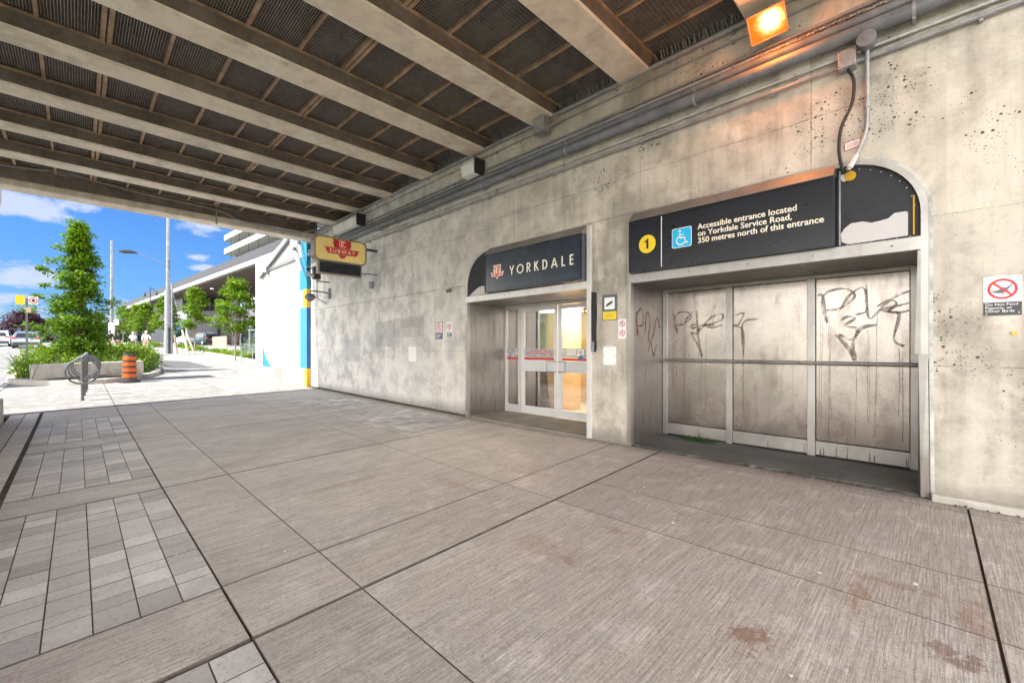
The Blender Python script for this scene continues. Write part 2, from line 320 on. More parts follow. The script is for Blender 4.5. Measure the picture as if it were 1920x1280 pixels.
def steel(name, c=(0.50, 0.485, 0.47), rough=0.34, dirt=0.5, vert=True, metal=0.72):
    m, N = newmat(name)
    tc = N.n('ShaderNodeTexCoord').outputs['Object']
    s = N.n('ShaderNodeSeparateXYZ', {0: tc}); X, Y, Z = s.outputs
    br = N.noise(N.map(tc, (60, 60, 1.2)), 3.0, 3, 0.6)
    big = N.noise(tc, 1.3, 6, 0.65, 0.4); mid = N.noise(N.map(tc, (1.6, 1.6, 0.45)), 5.0, 6, 0.65)
    c0 = N.mix(N.ramp(big, 0.35, 0.68), tuple(x * 0.72 for x in c), c)
    c0 = N.mix(N.m('MULTIPLY', N.ramp(mid, 0.5, 0.72), dirt), c0, (0.17, 0.13, 0.11))
    low = N.m('MULTIPLY', N.m('SUBTRACT', 1.0, N.ramp(N.m('ADD', Z, N.m('MULTIPLY', mid, -0.5)), -0.1, 0.35)), dirt * 0.9)
    c0 = N.mix(low, c0, (0.11, 0.085, 0.07))
    dr = N.m('MULTIPLY', N.ramp(N.noise(N.map(tc, (9, 9, 0.12)), 3.0, 4, 0.7), 0.60, 0.70), dirt * 0.8)
    c0 = N.mix(dr, c0, (0.24, 0.13, 0.07))
    rg = N.m('ADD', rough - 0.06, N.m('ADD', N.m('MULTIPLY', big, 0.22), N.m('MULTIPLY', mid, 0.10)))
    finish(N, c0, rg, metal, N.m('ADD', N.m('MULTIPLY', br, 0.3), N.m('MULTIPLY', N.noise(tc, 1.1, 2, 0.4), 2.0)), 0.06, 0.004)
    return m
steel('steel_door', (0.47, 0.42, 0.39), 0.17, 0.5, metal=0.92)
steel('steel_jamb', (0.36, 0.34, 0.32), 0.30, 0.55)
steel('alu_frame', (0.50, 0.48, 0.46), 0.28, 0.22)
simple('alu_paint', (0.64, 0.63, 0.61), 0.38, 0.25, 0.10, 4, 0.05)
simple('door_white', (0.70, 0.70, 0.70), 0.35, 0.1, 0.06, 4, 0.05)

def glassmat(name, refl=0.3, tint=(0.9, 0.93, 0.92), rough=0.01):
    m, N = newmat(name)
    t = N.n('ShaderNodeBsdfTransparent', {'Color': (*tint, 1)})
    g = N.n('ShaderNodeBsdfGlossy', {'Color': (1, 1, 1, 1), 'Roughness': rough})
    lw = N.n('ShaderNodeLayerWeight', {'Blend': 0.35}).outputs['Fresnel']
    f = N.m('ADD', N.m('MULTIPLY', lw, 0.6), refl, clamp=True)
    x = N.n('ShaderNodeMixShader', {0: f, 1: t.outputs[0], 2: g.outputs[0]})
    N.n('ShaderNodeOutputMaterial', {'Surface': x.outputs[0]})
    return m
glassmat('door_glass', 0.34)
glassmat('far_glass', 0.45, (0.35, 0.45, 0.45), 0.03)
glassmat('fence_glass', 0.12, (0.75, 0.86, 0.86))
def overlay(name, c, a):
    m, N = newmat(name)
    tc = N.n('ShaderNodeTexCoord').outputs['Object']
    nn = N.ramp(N.noise(tc, 11, 5, 0.7), 0.25, 0.65)
    p = N.n('ShaderNodeBsdfPrincipled', {'Base Color': (*c, 1), 'Roughness': 0.6, 'Alpha': N.m('MULTIPLY', nn, a)})
    N.n('ShaderNodeOutputMaterial', {'Surface': p.outputs[0]})
overlay('graffiti_ink', (0.20, 0.14, 0.125), 0.36)
overlay('drip_ink', (0.26, 0.14, 0.09), 0.42)
overlay('film_grey', (0.55, 0.55, 0.58), 0.95)

def leafmat(name, a, b, c):
    m, N = newmat(name)
    tc = N.n('ShaderNodeTexCoord').outputs['Object']
    n1 = N.noise(tc, 1.6, 3, 0.6); n2 = N.noise(tc, 14, 2, 0.6)
    cc = N.mix(N.ramp(n1, 0.35, 0.65), a, b)
    cc = N.mix(N.m('MULTIPLY', N.ramp(n2, 0.5, 0.7), 0.6), cc, c)
    d = N.n('ShaderNodeBsdfPrincipled', {'Base Color': cc, 'Roughness': 0.5, 'Specular IOR Level': 0.3})
    t = N.n('ShaderNodeBsdfTranslucent', {'Color': cc})
    x = N.n('ShaderNodeMixShader', {0: 0.35, 1: d.outputs[0], 2: t.outputs[0]})
    N.n('ShaderNodeOutputMaterial', {'Surface': x.outputs[0]})
leafmat('leaf_tree', (0.055, 0.135, 0.004), (0.155, 0.29, 0.008), (0.24, 0.35, 0.014))
leafmat('leaf_shrub', (0.060, 0.14, 0.004), (0.18, 0.30, 0.008), (0.30, 0.36, 0.014))
leafmat('leaf_young', (0.060, 0.14, 0.004), (0.16, 0.28, 0.008), (0.25, 0.34, 0.014))
leafmat('leaf_purple', (0.045, 0.022, 0.032), (0.085, 0.040, 0.055), (0.12, 0.06, 0.06))
leafmat('leaf_far', (0.04, 0.09, 0.02), (0.08, 0.15, 0.03), (0.10, 0.18, 0.04))
leafmat('grass_blade', (0.035, 0.08, 0.01), (0.07, 0.12, 0.02), (0.14, 0.17, 0.05))

def setpar(o, p):
    o.parent = p
    o.matrix_parent_inverse = Matrix.Identity(4) if p.parent else Matrix.Translation(-Vector(p.location))
# ------------------------------------------------------------------ mesh builder
class MB:
    def __init__(s): s.v = []; s.f = []; s.m = []; s.cur = 0
    def quad(s, *p):
        i = len(s.v); s.v += [tuple(q) for q in p]; s.f.append(tuple(range(i, i + len(p)))); s.m.append(s.cur)
    def box(s, x0, x1, y0, y1, z0, z1):
        i = len(s.v)
        s.v += [(x, y, z) for z in (z0, z1) for y in (y0, y1) for x in (x0, x1)]
        for f in ((0, 2, 3, 1), (4, 5, 7, 6), (0, 1, 5, 4), (2, 6, 7, 3), (0, 4, 6, 2), (1, 3, 7, 5)):
            s.f.append(tuple(i + k for k in f)); s.m.append(s.cur)
        return s
    def hexa(s, p):      # 8 points, bottom 4 ccw then top 4 ccw
        i = len(s.v); s.v += [tuple(q) for q in p]
        for f in ((3, 2, 1, 0), (4, 5, 6, 7), (0, 1, 5, 4), (1, 2, 6, 5), (2, 3, 7, 6), (3, 0, 4, 7)):
            s.f.append(tuple(i + k for k in f)); s.m.append(s.cur)
        return s
    def beam(s, a, b, w, h, up=(0, 0, 1)):
        a = Vector(a); b = Vector(b); d = (b - a).normalized(); u = Vector(up)
        r = d.cross(u)
        if r.length < 1e-4: r = d.cross(Vector((1, 0, 0)))
        r.normalize(); u = r.cross(d).normalized(); r *= w / 2; u *= h / 2
        return s.hexa([a - r - u, a + r - u, b + r - u, b - r - u, a - r + u, a + r + u, b + r + u, b - r + u])
    def tube(s, pts, r, n=8, caps=True, closed=False):
        pts = [Vector(p) for p in pts]; k = len(pts); rr = r if isinstance(r, (list, tuple)) else [r] * k
        i0 = len(s.v); prev = None
        for i, p in enumerate(pts):
            if closed: d = (pts[(i + 1) % k] - pts[i - 1])
            else: d = pts[min(i + 1, k - 1)] - pts[max(i - 1, 0)]
            d.normalize()
            if prev is None:
                x = d.orthogonal().normalized()
            else:
                x = (prev - d * prev.dot(d))
                x = x.normalized() if x.length > 1e-6 else d.orthogonal().normalized()
            prev = x; y = d.cross(x)
            for j in range(n):
                a = 2 * math.pi * j / n
                s.v.append(tuple(p + (x * math.cos(a) + y * math.sin(a)) * rr[i]))
        for i in range(k if closed else k - 1):
            for j in range(n):
                a = i0 + i * n + j; b = i0 + i * n + (j + 1) % n
                c = i0 + ((i + 1) % k) * n + (j + 1) % n; d = i0 + ((i + 1) % k) * n + j
                s.f.append((a, b, c, d)); s.m.append(s.cur)
        if caps and not closed:
            s.f.append(tuple(i0 + j for j in range(n))[::-1]); s.m.append(s.cur)
            s.f.append(tuple(i0 + (k - 1) * n + j for j in range(n))); s.m.append(s.cur)
        return s
    def lathe(s, prof, c=(0, 0, 0), n=20):
        i0 = len(s.v); k = len(prof)
        for r, z in prof:
            for j in range(n):
                a = 2 * math.pi * j / n; s.v.append((c[0] + r * math.cos(a), c[1] + r * math.sin(a), c[2] + z))
        for i in range(k - 1):
            for j in range(n):
                s.f.append((i0 + i * n + j, i0 + i * n + (j + 1) % n, i0 + (i + 1) * n + (j + 1) % n, i0 + (i + 1) * n + j)); s.m.append(s.cur)
        s.f.append(tuple(i0 + j for j in range(n))[::-1]); s.m.append(s.cur)
        s.f.append(tuple(i0 + (k - 1) * n + j for j in range(n))); s.m.append(s.cur)
        return s
    def build(s, name, mats, parent=None, bevel=0, smooth=False, loc=None):
        me = bpy.data.meshes.new(name); me.from_pydata(s.v, [], s.f); 
        if not isinstance(mats, (list, tuple)): mats = [mats]
        for m in mats: me.materials.append(MATS[m])
        me.polygons.foreach_set('material_index', s.m)
        bm = bmesh.new(); bm.from_mesh(me); bmesh.ops.recalc_face_normals(bm, faces=bm.faces[:]); bm.to_mesh(me); bm.free()
        if smooth:
            me.polygons.foreach_set('use_smooth', [True] * len(me.polygons))
        me.update()
        o = bpy.data.objects.new(name, me); col.objects.link(o)
        if bevel:
            b = o.modifiers.new('bevel', 'BEVEL'); b.width = bevel; b.segments = 2; b.limit_method = 'ANGLE'; b.angle_limit = R(40)
        if smooth and hasattr(me, 'set_sharp_from_angle'):
            me.set_sharp_from_angle(angle=R(40))
        if parent is not None:
            setpar(o, parent)
        if loc is not None: o.location = loc
        return o
class Plane:
    """flat shapes drawn on a plane: origin o, axes u, v; thickness along n"""
    def __init__(s, mb, o, u, v):
        s.mb = mb; s.o = Vector(o); s.u = Vector(u); s.v = Vector(v); s.n = s.u.cross(s.v)
    def p(s, a, b, d): return s.o + s.u * a + s.v * b + s.n * d
    def poly(s, pts, d0=0.0, d1=0.002):
        tri = tessellate_polygon([[Vector((a, b, 0)) for a, b in pts]])
        i = len(s.mb.v); k = len(pts)
        s.mb.v += [tuple(s.p(a, b, d0)) for a, b in pts] + [tuple(s.p(a, b, d1)) for a, b in pts]
        for t in tri:
            s.mb.f.append((i + t[0], i + t[1], i + t[2])); s.mb.m.append(s.mb.cur)
            s.mb.f.append((i + k + t[0], i + k + t[1], i + k + t[2])); s.mb.m.append(s.mb.cur)
        for j in range(k):
            a = j; b = (j + 1) % k
            s.mb.f.append((i + a, i + b, i + k + b, i + k + a)); s.mb.m.append(s.mb.cur)
        return s
    def rect(s, a0, a1, b0, b1, d0=0.0, d1=0.002): return s.poly([(a0, b0), (a1, b0), (a1, b1), (a0, b1)], d0, d1)
    def disc(s, a, b, r, d0=0.0, d1=0.002, n=28, ry=None):
        ry = ry or r
        return s.poly([(a + r * math.cos(2 * math.pi * j / n), b + ry * math.sin(2 * math.pi * j / n)) for j in range(n)], d0, d1)
    def ring(s, a, b, r, wd, d0=0.0, d1=0.002, n=28, a0=0, a1=360):
        k = n if a1 - a0 >= 360 else n + 1
        pts = [(a + r * math.cos(R(a0 + (a1 - a0) * j / n)), b + r * math.sin(R(a0 + (a1 - a0) * j / n))) for j in range(k)]
        return s.stroke(pts, wd, d0, d1, closed=a1 - a0 >= 360)
    def stroke(s, pts, wd, d0=0.0, d1=0.002, closed=False):
        k = len(pts); L = []; Rr = []
        for i in range(k):
            p = Vector(pts[i]); ns = []
            rng = []
            if closed or i > 0: rng.append((pts[i - 1], pts[i]))
            if closed or i < k - 1: rng.append((pts[i], pts[(i + 1) % k]))
            dd = [(Vector(b) - Vector(a)) for a, b in rng]
            dd = [d.normalized() for d in dd if d.length > 1e-9] or [Vector((1, 0))]
            n0 = sum((Vector((-d.y, d.x)) for d in dd), Vector((0, 0)))
            if n0.length < 1e-6: n0 = Vector((-dd[0].y, dd[0].x))
            n0.normalize(); c = max(0.5, n0.dot(Vector((-dd[0].y, dd[0].x))))
            ww = (wd[i] if isinstance(wd, (list, tuple)) else wd) / 2 / c
            L.append(p + n0 * ww); Rr.append(p - n0 * ww)
        for i in range(k if closed else k - 1):
            j = (i + 1) % k
            q = [Rr[i], Rr[j], L[j], L[i]]
            s.mb.hexa([s.p(x.x, x.y, d0) for x in q] + [s.p(x.x, x.y, d1) for x in q])
        return s
def wallplane(mb, x, z, y): return Plane(mb, (x, y, z), (1, 0, 0), (0, 0, 1))   # faces -Y
def text(name, body, size, mat, parent, loc, rot, extrude=0.001, bold=0.0, align='LEFT', sx=1.0, spacing=1.0):
    c = bpy.data.curves.new(name, 'FONT'); c.body = body; c.size = size; c.extrude = extrude; c.offset = bold
    c.align_x = align; c.space_line = 0.92; c.space_character = spacing; c.resolution_u = 4
    t = bpy.data.objects.new(name, c); col.objects.link(t)
    me = bpy.data.meshes.new_from_object(t)
    col.objects.unlink(t); bpy.data.objects.remove(t)
    me.materials.clear(); me.materials.append(MATS[mat])
    me.transform(Matrix.Translation(Vector(loc)) @ Matrix.Rotation(rot[2], 4, 'Z') @ Matrix.Rotation(rot[0], 4, 'X') @ Matrix.Diagonal((sx, 1, 1, 1)))
    o = bpy.data.objects.new(name, me); col.objects.link(o)
    if parent is not None: setpar(o, parent)
    return o
WR = (R(90), 0, 0)
def tag(o, label, cat=None, group=None):
    o['label'] = label
    if cat: o['category'] = cat
    if group: o['group'] = group
    return o
def thing(name, loc, label, cat, group=None):
    e = bpy.data.objects.new(name, None); col.objects.link(e); e.location = loc; e.empty_display_size = 0.2
    return tag(e, label, cat, group)
def struct(o): o['kind'] = 'structure'; return o
def stuff(o): o['kind'] = 'stuff'; return o
def plabel(o, l): o['label'] = l; return o
def copy_tree(root, loc, label=None, rotz=None):
    r = root.copy(); col.objects.link(r); r.location = loc
    if rotz is not None: r.rotation_euler = (0, 0, rotz)
    if label: r['label'] = label
    for ch in list(root.children):
        c = ch.copy(); col.objects.link(c); c.parent = r
        for gch in list(ch.children):
            d = gch.copy(); col.objects.link(d); d.parent = c
    return r
def thing_local(name, label, cat, group=None):
    e = thing(name, (0, 0, 0), label, cat, group); return e

def lensmat(c, s):
    m, N = newmat('lamp_lens')
    tc = N.n('ShaderNodeTexCoord').outputs['Object']
    q = N.n('ShaderNodeVectorMath', {0: tc, 1: c}, operation='DISTANCE').outputs['Value']
    n_ = N.noise(tc, 18, 3, 0.6)
    f = N.m('SUBTRACT', 1.0, N.ramp(N.m('ADD', q, N.m('MULTIPLY', N.m('SUBTRACT', n_, .5), .10)), 0.02, 0.17))
    cc = N.mix(f, (1.0, 0.20, 0.012), (1.0, 0.72, 0.25))
    e = N.n('ShaderNodeEmission', {'Color': cc, 'Strength': N.m('ADD', 0.22, N.m('MULTIPLY', N.m('POWER', f, 2.0), 1.6))})
    N.n('ShaderNodeOutputMaterial', {'Surface': e.outputs[0]})
# ------------------------------------------------------------------ terrain height
D = 5.25
KN = [(-400, -6), (-130, 2.2), (-100, 2.35), (-82, 2.0), (-55, 1.14), (-35, .52), (-22, .22), (-14, .08), (-10, .03), (-6, 0), (400, 0)]
def Wf(x):
    if x <= KN[0][0]: return KN[0][1]
    for (a, za), (b, zb) in zip(KN, KN[1:]):
        if x <= b: return za + (zb - za) * (x - a) / (b - a)
    return 0
def G(x, y):
    b = max(0., .034 + .001 * min(x, 0))
    return Wf(x) - b * (D - max(-3., min(y, D)))
XK = sorted({a for a, _ in KN} | {-34, -200, -165, -115, -90, -70, -65, -45, -40, -30, -26, -18, -16, -12, -8, -4, -2, 0, 3, 8, 15, 40, 100})
def sheet(name, x0, x1, yf0, yf1, dz, mat, ny=6, ys=None, parent=None, tint=None, zf=None):
    xs = [x0] + [x for x in XK if x0 < x < x1] + [x1]
    mb = MB(); f0 = yf0 if callable(yf0) else (lambda x: yf0); f1 = yf1 if callable(yf1) else (lambda x: yf1)
    rows = []
    for x in xs:
        a, b = f0(x), f1(x)
        yy = [a + (b - a) * j / ny for j in range(ny + 1)] if ys is None else [a] + [q for q in ys if a < q < b] + [b]
        rows.append([(x, y, (zf(x, y) if zf else G(x, y)) + dz) for y in yy])
    for r0, r1 in zip(rows, rows[1:]):
        for j in range(len(r0) - 1): mb.quad(r0[j], r1[j], r1[j + 1], r0[j + 1])
    o = mb.build(name, mat, parent)
    a = o.data.attributes.new('tint', 'FLOAT', 'FACE'); a.data.foreach_set('value', [1.0] * len(o.data.polygons))
    return o

def base_z(x, y):
    z = G(x, y)
    if y < -11: z += min(5.0, (-11 - y) * 0.38) * (1.0 if x < -17 else (.12 if x > -11 else .5))
    return z
mb = MB()
gx = [-3000, -1500, -800] + [x for x in XK] + [250, 800, 3000]; gx = sorted(set(gx))
gy = [-3000, -800, -200, -60, -40, -24.2, -19, -15, -11, -9, -3, 5.25, 8, 14, 22, 60, 200, 800, 3000]
for i in range(len(gx) - 1):
    for j in range(len(gy) - 1):
        a, b, c, d = gx[i], gx[i + 1], gy[j], gy[j + 1]
        mb.quad(*[(x, y, base_z(x, y) - 0.20) for x, y in ((a, c), (b, c), (b, d), (a, d))])
struct(mb.build('ground', 'grass'))
# under the bridge: dirt bed for the joints
struct(sheet('ground_bed', -13.6, 4.6, -0.96, 5.3, -0.022, 'joint_dirt', ys=[-3, .62, 3]))
# road
ROADDZ = -0.13
struct(sheet('road', -400, 60, -8.2, -1.72, ROADDZ, 'asphalt', ys=[-3]))
for i, (ya, yb) in enumerate(((-2.35, -2.22), (-5.2, -5.07))):
    struct(sheet('lane_line', -130, 10, ya, yb, ROADDZ + 0.004 + 0.0, 'lane_paint', ny=1))
struct(sheet('opposite_pavement', -130, 60, -10.6, -8.2, 0.0, 'sidewalk_outside', ny=1))
mb = MB()
for xa, xb in zip([-110, -70, -40, -20, 0], [-70, -40, -20, 0, 20]):
    mb.hexa([(xa, -1.74, G(xa, -1.7) - .15), (xb, -1.74, G(xb, -1.7) - .15), (xb, -1.58, G(xb, -1.6) - .15), (xa, -1.58, G(xa, -1.6) - .15),
             (xa, -1.72, G(xa, -1.7) + .012), (xb, -1.72, G(xb, -1.7) + .012), (xb, -1.58, G(xb, -1.6) + .012), (xa, -1.58, G(xa, -1.6) + .012)])
struct(mb.build('road_kerb', 'kerb_concrete'))
# pavement slabs -----------------------------------------------------------------
class Slabs:
    def __init__(s): s.mb = MB(); s.t = []
    def add(s, x0, x1, y0, y1, gap=0.006, tint=1.0, dz=0.0, skew=0.025, ch=0.0025):
        g2 = gap / 2
        nx = max(1, int((x1 - x0) / 0.8)); 
        def sx(x, y): return x - skew * (y - .6)
        def P(x, y, z): return (sx(x, y), y, G(x, y) + dz + z)
        a, b, c, d = x0 + g2, x1 - g2, y0 + g2, y1 - g2
        st = len(s.mb.f); s.mb.cur = 1
        s.mb.hexa([P(a, c, -.05), P(b, c, -.05), P(b, d, -.05), P(a, d, -.05), P(a, c, -ch), P(b, c, -ch), P(b, d, -ch), P(a, d, -ch)])
        s.mb.f.pop(st + 1); s.mb.m.pop(st + 1); s.mb.f.pop(st); s.mb.m.pop(st)
        o = [(a, c), (b, c), (b, d), (a, d)]; i = [(a + ch, c + ch), (b - ch, c + ch), (b - ch, d - ch), (a + ch, d - ch)]
        for k in range(4):
            l = (k + 1) % 4
            s.mb.quad(P(*o[k], -ch), P(*o[l], -ch), P(*i[l], 0), P(*i[k], 0))
        s.mb.cur = 0; s.mb.quad(*[P(*q, 0) for q in i])
        s.t += [tint] * (len(s.mb.f) - st)
    def build(s, name, mat):
        o = s.mb.build(name, [mat, 'joint_dirt'])
        a = o.data.attributes.new('tint', 'FLOAT', 'FACE'); a.data.foreach_set('value', s.t)
        return struct(o)
wallpatch = []
S = Slabs()
xj = [(-13.4, .02), (-11.75, .008), (-8.8, .02), (-5.70, .022), (-3.11, .010), (-2.45, .024), (0.235, .011), (2.9, .008), (4.5, .01)]
for (xa, ga), (xb, gb) in zip(xj, xj[1:]):
    ys = [.62, 1.2, 3.06, 5.22]
    if xa >= -2.5: ys = [.62, 1.2, 3.06, 3.70, 5.0, 5.22]
    if xa in (-8.8, -11.75): ys = [.62, 1.2, 3.06, 3.58, 5.22]
    for y0, y1 in zip(ys, ys[1:]):
        gp_ = .004
        if xa in (-8.8, -11.75) and y0 == 3.58:
            for (xc, xd, yc, yd) in ((xa, xa + .45, 3.58, 5.22), (xb - .22, xb, 3.58, 5.22), (xa + .45, xb - .22, 5.02, 5.22)): S.add(xc, xd, yc, yd, gp_, rnd.uniform(.95, 1.03))
            wallpatch.append((xa + .455, xb - .225)); continue
        S.add(xa + (ga - gp_) / 2, xb - (gb - gp_) / 2, y0, y1, gp_, rnd.uniform(.90, 1.06))
# concrete strips between the paver patches
for xa, xb in ((-3.09, -2.46), (-6.30, -5.71), (-9.37, -8.78), (-13.4, -11.72)):
    S.add(xa, xb, -.50, .615, .006, rnd.uniform(.90, .98))
xk = -13.4
while xk < 4.4:                                   # edge strip next to the road
    S.add(xk, min(4.5, xk + 3.1), -.75, -.54, .010, rnd.uniform(.98, 1.1), skew=0); S.add(xk, min(4.5, xk + 3.1), -.96, -.75, .008, rnd.uniform(.8, .92), skew=0)
    xk += 3.1
S.build('sidewalk', 'sidewalk_broom')
Pv = Slabs()
def patch(x0, x1, y0, y1, sk=.025):
    ny = round((y1 - y0) / .196); x = x0
    while x < x1 - .08:
        w_ = min(rnd.choice((.20, .20, .20, .20, .27, .20, .14)), x1 - x)
        if x1 - x - w_ < .09: w_ = x1 - x
        for j in range(ny):
            a = y0 + (y1 - y0) * j / ny; b = y0 + (y1 - y0) * (j + 1) / ny
            Pv.add(x, x + w_, a, b, .003, rnd.choice((.78, .90, 1.0, 1.0, 1.08, 1.18)) * rnd.uniform(.94, 1.06), dz=rnd.uniform(-.002, .001), ch=.002)
        x += w_
for xa, xb in ((-5.69, -3.10), (-8.76, -6.32), (-11.71, -9.39), (-2.43, 0.2), (.45, 2.9)): patch(xa, xb, -.50, .615)
for xa, xb in wallpatch: patch(xa, xb, 3.585, 5.015)
Pv.build('paver_patch', 'paver_stone')
S = Slabs()
xs_ = [-48, -42, -36, -31, -27, -23.2, -19.6, -16.4, -13.4]
for xa, xb in zip(xs_, xs_[1:]):
    for ya, yb in ((-1.57, .62), (.62, 3.06), (3.06, 5.13)):
        S.add(xa, xb, ya, yb, .012, rnd.uniform(.96, 1.04), skew=0.0)
S.build('sidewalk', 'sidewalk_outside')
struct(sheet('sidewalk', -130, -48, -1.57, 5.13, 0, 'sidewalk_outside', ys=[-3]))
struct(sheet('plaza', -130, -20.0, 5.14, 16.0, 0.0, 'sidewalk_outside', ny=3))
struct(sheet('ground_bed', -48, -13.4, -1.57, 5.13, -0.04, 'joint_dirt', ys=[-3]))
mb = MB()
for pts in ([(-37, 2.6), (-33.5, 4.9), (-26.2, 4.9), (-26.7, 3.3)], [(-45, 3.6), (-43.2, 5.1), (-41.0, 4.4), (-41.5, 3.6)]):
    mb.quad(*[(x, y, G(x, y) + .006) for x, y in pts])
struct(mb.build('dark_patch', 'dark_patch'))  # flat darker patches laid on the pavement
# floors of the two recesses
mb = MB(); pts = [(-3.03, 5.235)]
x = -3.0
while x < -.12: pts.append((x, 5.235 + rnd.uniform(-.025, .03))); x += .07
n0 = len(pts)
for (xa, ya), (xb, yb) in zip(pts, pts[1:]):
    mb.quad((xa, ya, .022), (xb, yb, .022), (xb, 6.3, .03), (xa, 6.3, .03)); mb.quad((xa, ya, -.02), (xb, yb, -.02), (xb, yb, .022), (xa, ya, .022))
struct(mb.build('recess_floor', 'damp_floor'))
mb = MB().box(-6.48, -3.62, 5.235, 6.32, -.05, .02); struct(mb.build('recess_floor', 'entry_floor'))
# ------------------------------------------------------------------ station wall
sw = thing('station_wall', (-4, 5.25, 0), 'long weathered concrete wall under the bridge with two arched recesses', 'wall')
def arcpts(cx, cz, r, a0, a1, n=12): return [(cx + r * math.cos(R(a0 + (a1 - a0) * k / n)), cz + r * math.sin(R(a0 + (a1 - a0) * k / n))) for k in range(n + 1)]
mb = MB(); P = Plane(mb, (0, 6.25, 0), (1, 0, 0), (0, 0, 1))
TOP = 4.93
outl = [(-14.3, -.3), (-6.48, -.3)] + arcpts(-5.83, 2.45, .65, 180, 90) + [(-3.62, 3.10), (-3.62, -.3), (-3.03, -.3), (-3.03, 3.10)] + arcpts(-.71, 2.50, .60, 90, 0) + [(-.11, -.3), (7, -.3), (7, TOP), (-14.3, TOP)]
P.poly(outl, 0, 1.0)
mb.box(-14.3, 7, 5.95, 6.25, TOP + .002, 6.6)
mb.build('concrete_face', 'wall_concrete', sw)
MB().hexa([(-14.3, 5.225, -.3), (-6.5, 5.225, -.3), (-6.5, 5.249, -.3), (-14.3, 5.249, -.3), (-14.3, 5.225, G(-14.3, 5.2) + .035), (-6.5, 5.225, .035), (-6.5, 5.249, .035), (-14.3, 5.249, G(-14.3, 5.2) + .035)]).build('base_gap', 'soil', sw)  # solid dark strip standing in for the shaded recess under the wall
mb = MB().box(-.09, 7, 5.16, 5.249, -.3, .055)
mb.build('footing', 'kerb_concrete', sw, bevel=.006)
# ------------------------------------------------------------------ bridge
br = thing('bridge', (-6, 0, 4.87), 'concrete girder bridge with rusty wire screens overhead', 'bridge')
def zb(y): return 4.87 + .0087 * (5.25 - y)
YB = -9.6; YE = 5.62
girders = [(.04, .49), (-1.56, -1.10), (-3.15, -2.69), (-4.74, -4.27), (-6.31, -5.86), (-7.90, -7.46), (-9.50, -9.08), (-11.08, -10.68), (-12.65, -12.22)]
def girder(x0, x1, lo=0.0, hi=.95):
    mb = MB(); c = .022
    sec = [(x0 + c, 0), (x1 - c, 0), (x1, c), (x1, .20), (x1 - .05, .24), (x1 - .05, hi), (x0 + .05, hi), (x0 + .05, .24), (x0, .20), (x0, c)]
    nn = len(sec); i = len(mb.v); ys = [YB + (YE - YB) * k / 12 for k in range(13)]
    for y in ys: mb.v += [(x, y, zb(y) + lo + z) for x, z in sec]
    for k in range(12):
        for j in range(nn):
            a = k * nn + j; b = k * nn + (j + 1) % nn
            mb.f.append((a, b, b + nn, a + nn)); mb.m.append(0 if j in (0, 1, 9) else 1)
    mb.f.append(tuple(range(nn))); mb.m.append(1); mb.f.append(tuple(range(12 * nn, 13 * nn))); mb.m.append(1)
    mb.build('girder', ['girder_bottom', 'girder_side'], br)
for a, b in girders: girder(a, b)
# outer edge beams
for x0, x1 in ((-14.35, -13.86), (.52, .62)):
    mb = MB(); lo = -.22 if x0 < 0 else 0
    mb.cur = 0
    mb.hexa([(x0, YB, zb(YB) + lo), (x1, YB, zb(YB) + lo), (x1, 5.24, zb(5.24) + lo), (x0, 5.24, zb(5.24) + lo), (x0, YB, 6.75), (x1, YB, 6.75), (x1, 5.24, 6.75), (x0, 5.24, 6.75)])
    mb.build('edge_beam', 'girder_bottom', br, bevel=.03)
o = MB().box(-13.85, -13.80, YB, 5.2, 4.84, 5.9).build('edge_beam_lining', 'girder_side', br)
mb = MB().box(-14.3, .6, YB, 6.1, 5.86, 6.3)
for y in [5.0 - 1.17 * k for k in range(9)]: mb.box(-13.8, .5, y - .1, y + .1, 5.55, 5.859)
mb.build('deck', 'deck_dark', br)
# screens: 2.34 m panels of expanded mesh with stiffener bars
gs = sorted(girders); bays = [(a[1], b[0]) for a, b in zip(gs, gs[1:])] + [(-13.80, -12.65)]
doubles = [5.52, 2.59, .25, -2.09, -4.43]
for (xa, xb) in bays:
    for yt, yb_ in zip(doubles, doubles[1:]):
        mb = MB(); mb.cur = 0
        def zz(y): return zb(y) + .205
        for yy in (yt - .030, yb_ + .030):
            mb.box(xa, xb, yy - .022, yy + .022, zz(yy) - .012, zz(yy) + .05)
        for k in ((1, 2, 3) if yt < 5 else (1, 2, 3, 4)):
            yy = yb_ + .585 * k
            mb.box(xa, xb, yy - .020, yy + .020, zz(yy) - .008, zz(yy) + .035)
        mb.cur = 1
        yy = yb_ + .06
        while yy < yt - .05:
            z = zz(yy) + .040; mb.hexa([(xa, yy - .0032, z), (xb, yy - .0032, z), (xb, yy + .0032, z), (xa, yy + .0032, z), (xa, yy - .0032, z + .004), (xb, yy - .0032, z + .004), (xb, yy + .0032, z + .004), (xa, yy + .0032, z + .004)])
            yy += .0275
        xx = xa + .03
        while xx < xb:
            mb.beam((xx, yb_, zz(yb_) + .047), (xx, yt, zz(yt) + .047), .0035, .003); xx += .05
        mb.cur = 0
        mb.beam((xb - .015, yb_, zz(yb_) + .0), (xb - .015, yt, zz(yt) + .0), .03, .03)
        mb.beam((xa + .012, yb_, zz(yb_) + .0), (xa + .012, yt, zz(yt) + .0), .022, .03)
        mb.build('screen_panel', ['steel_rust', 'wire'], br)
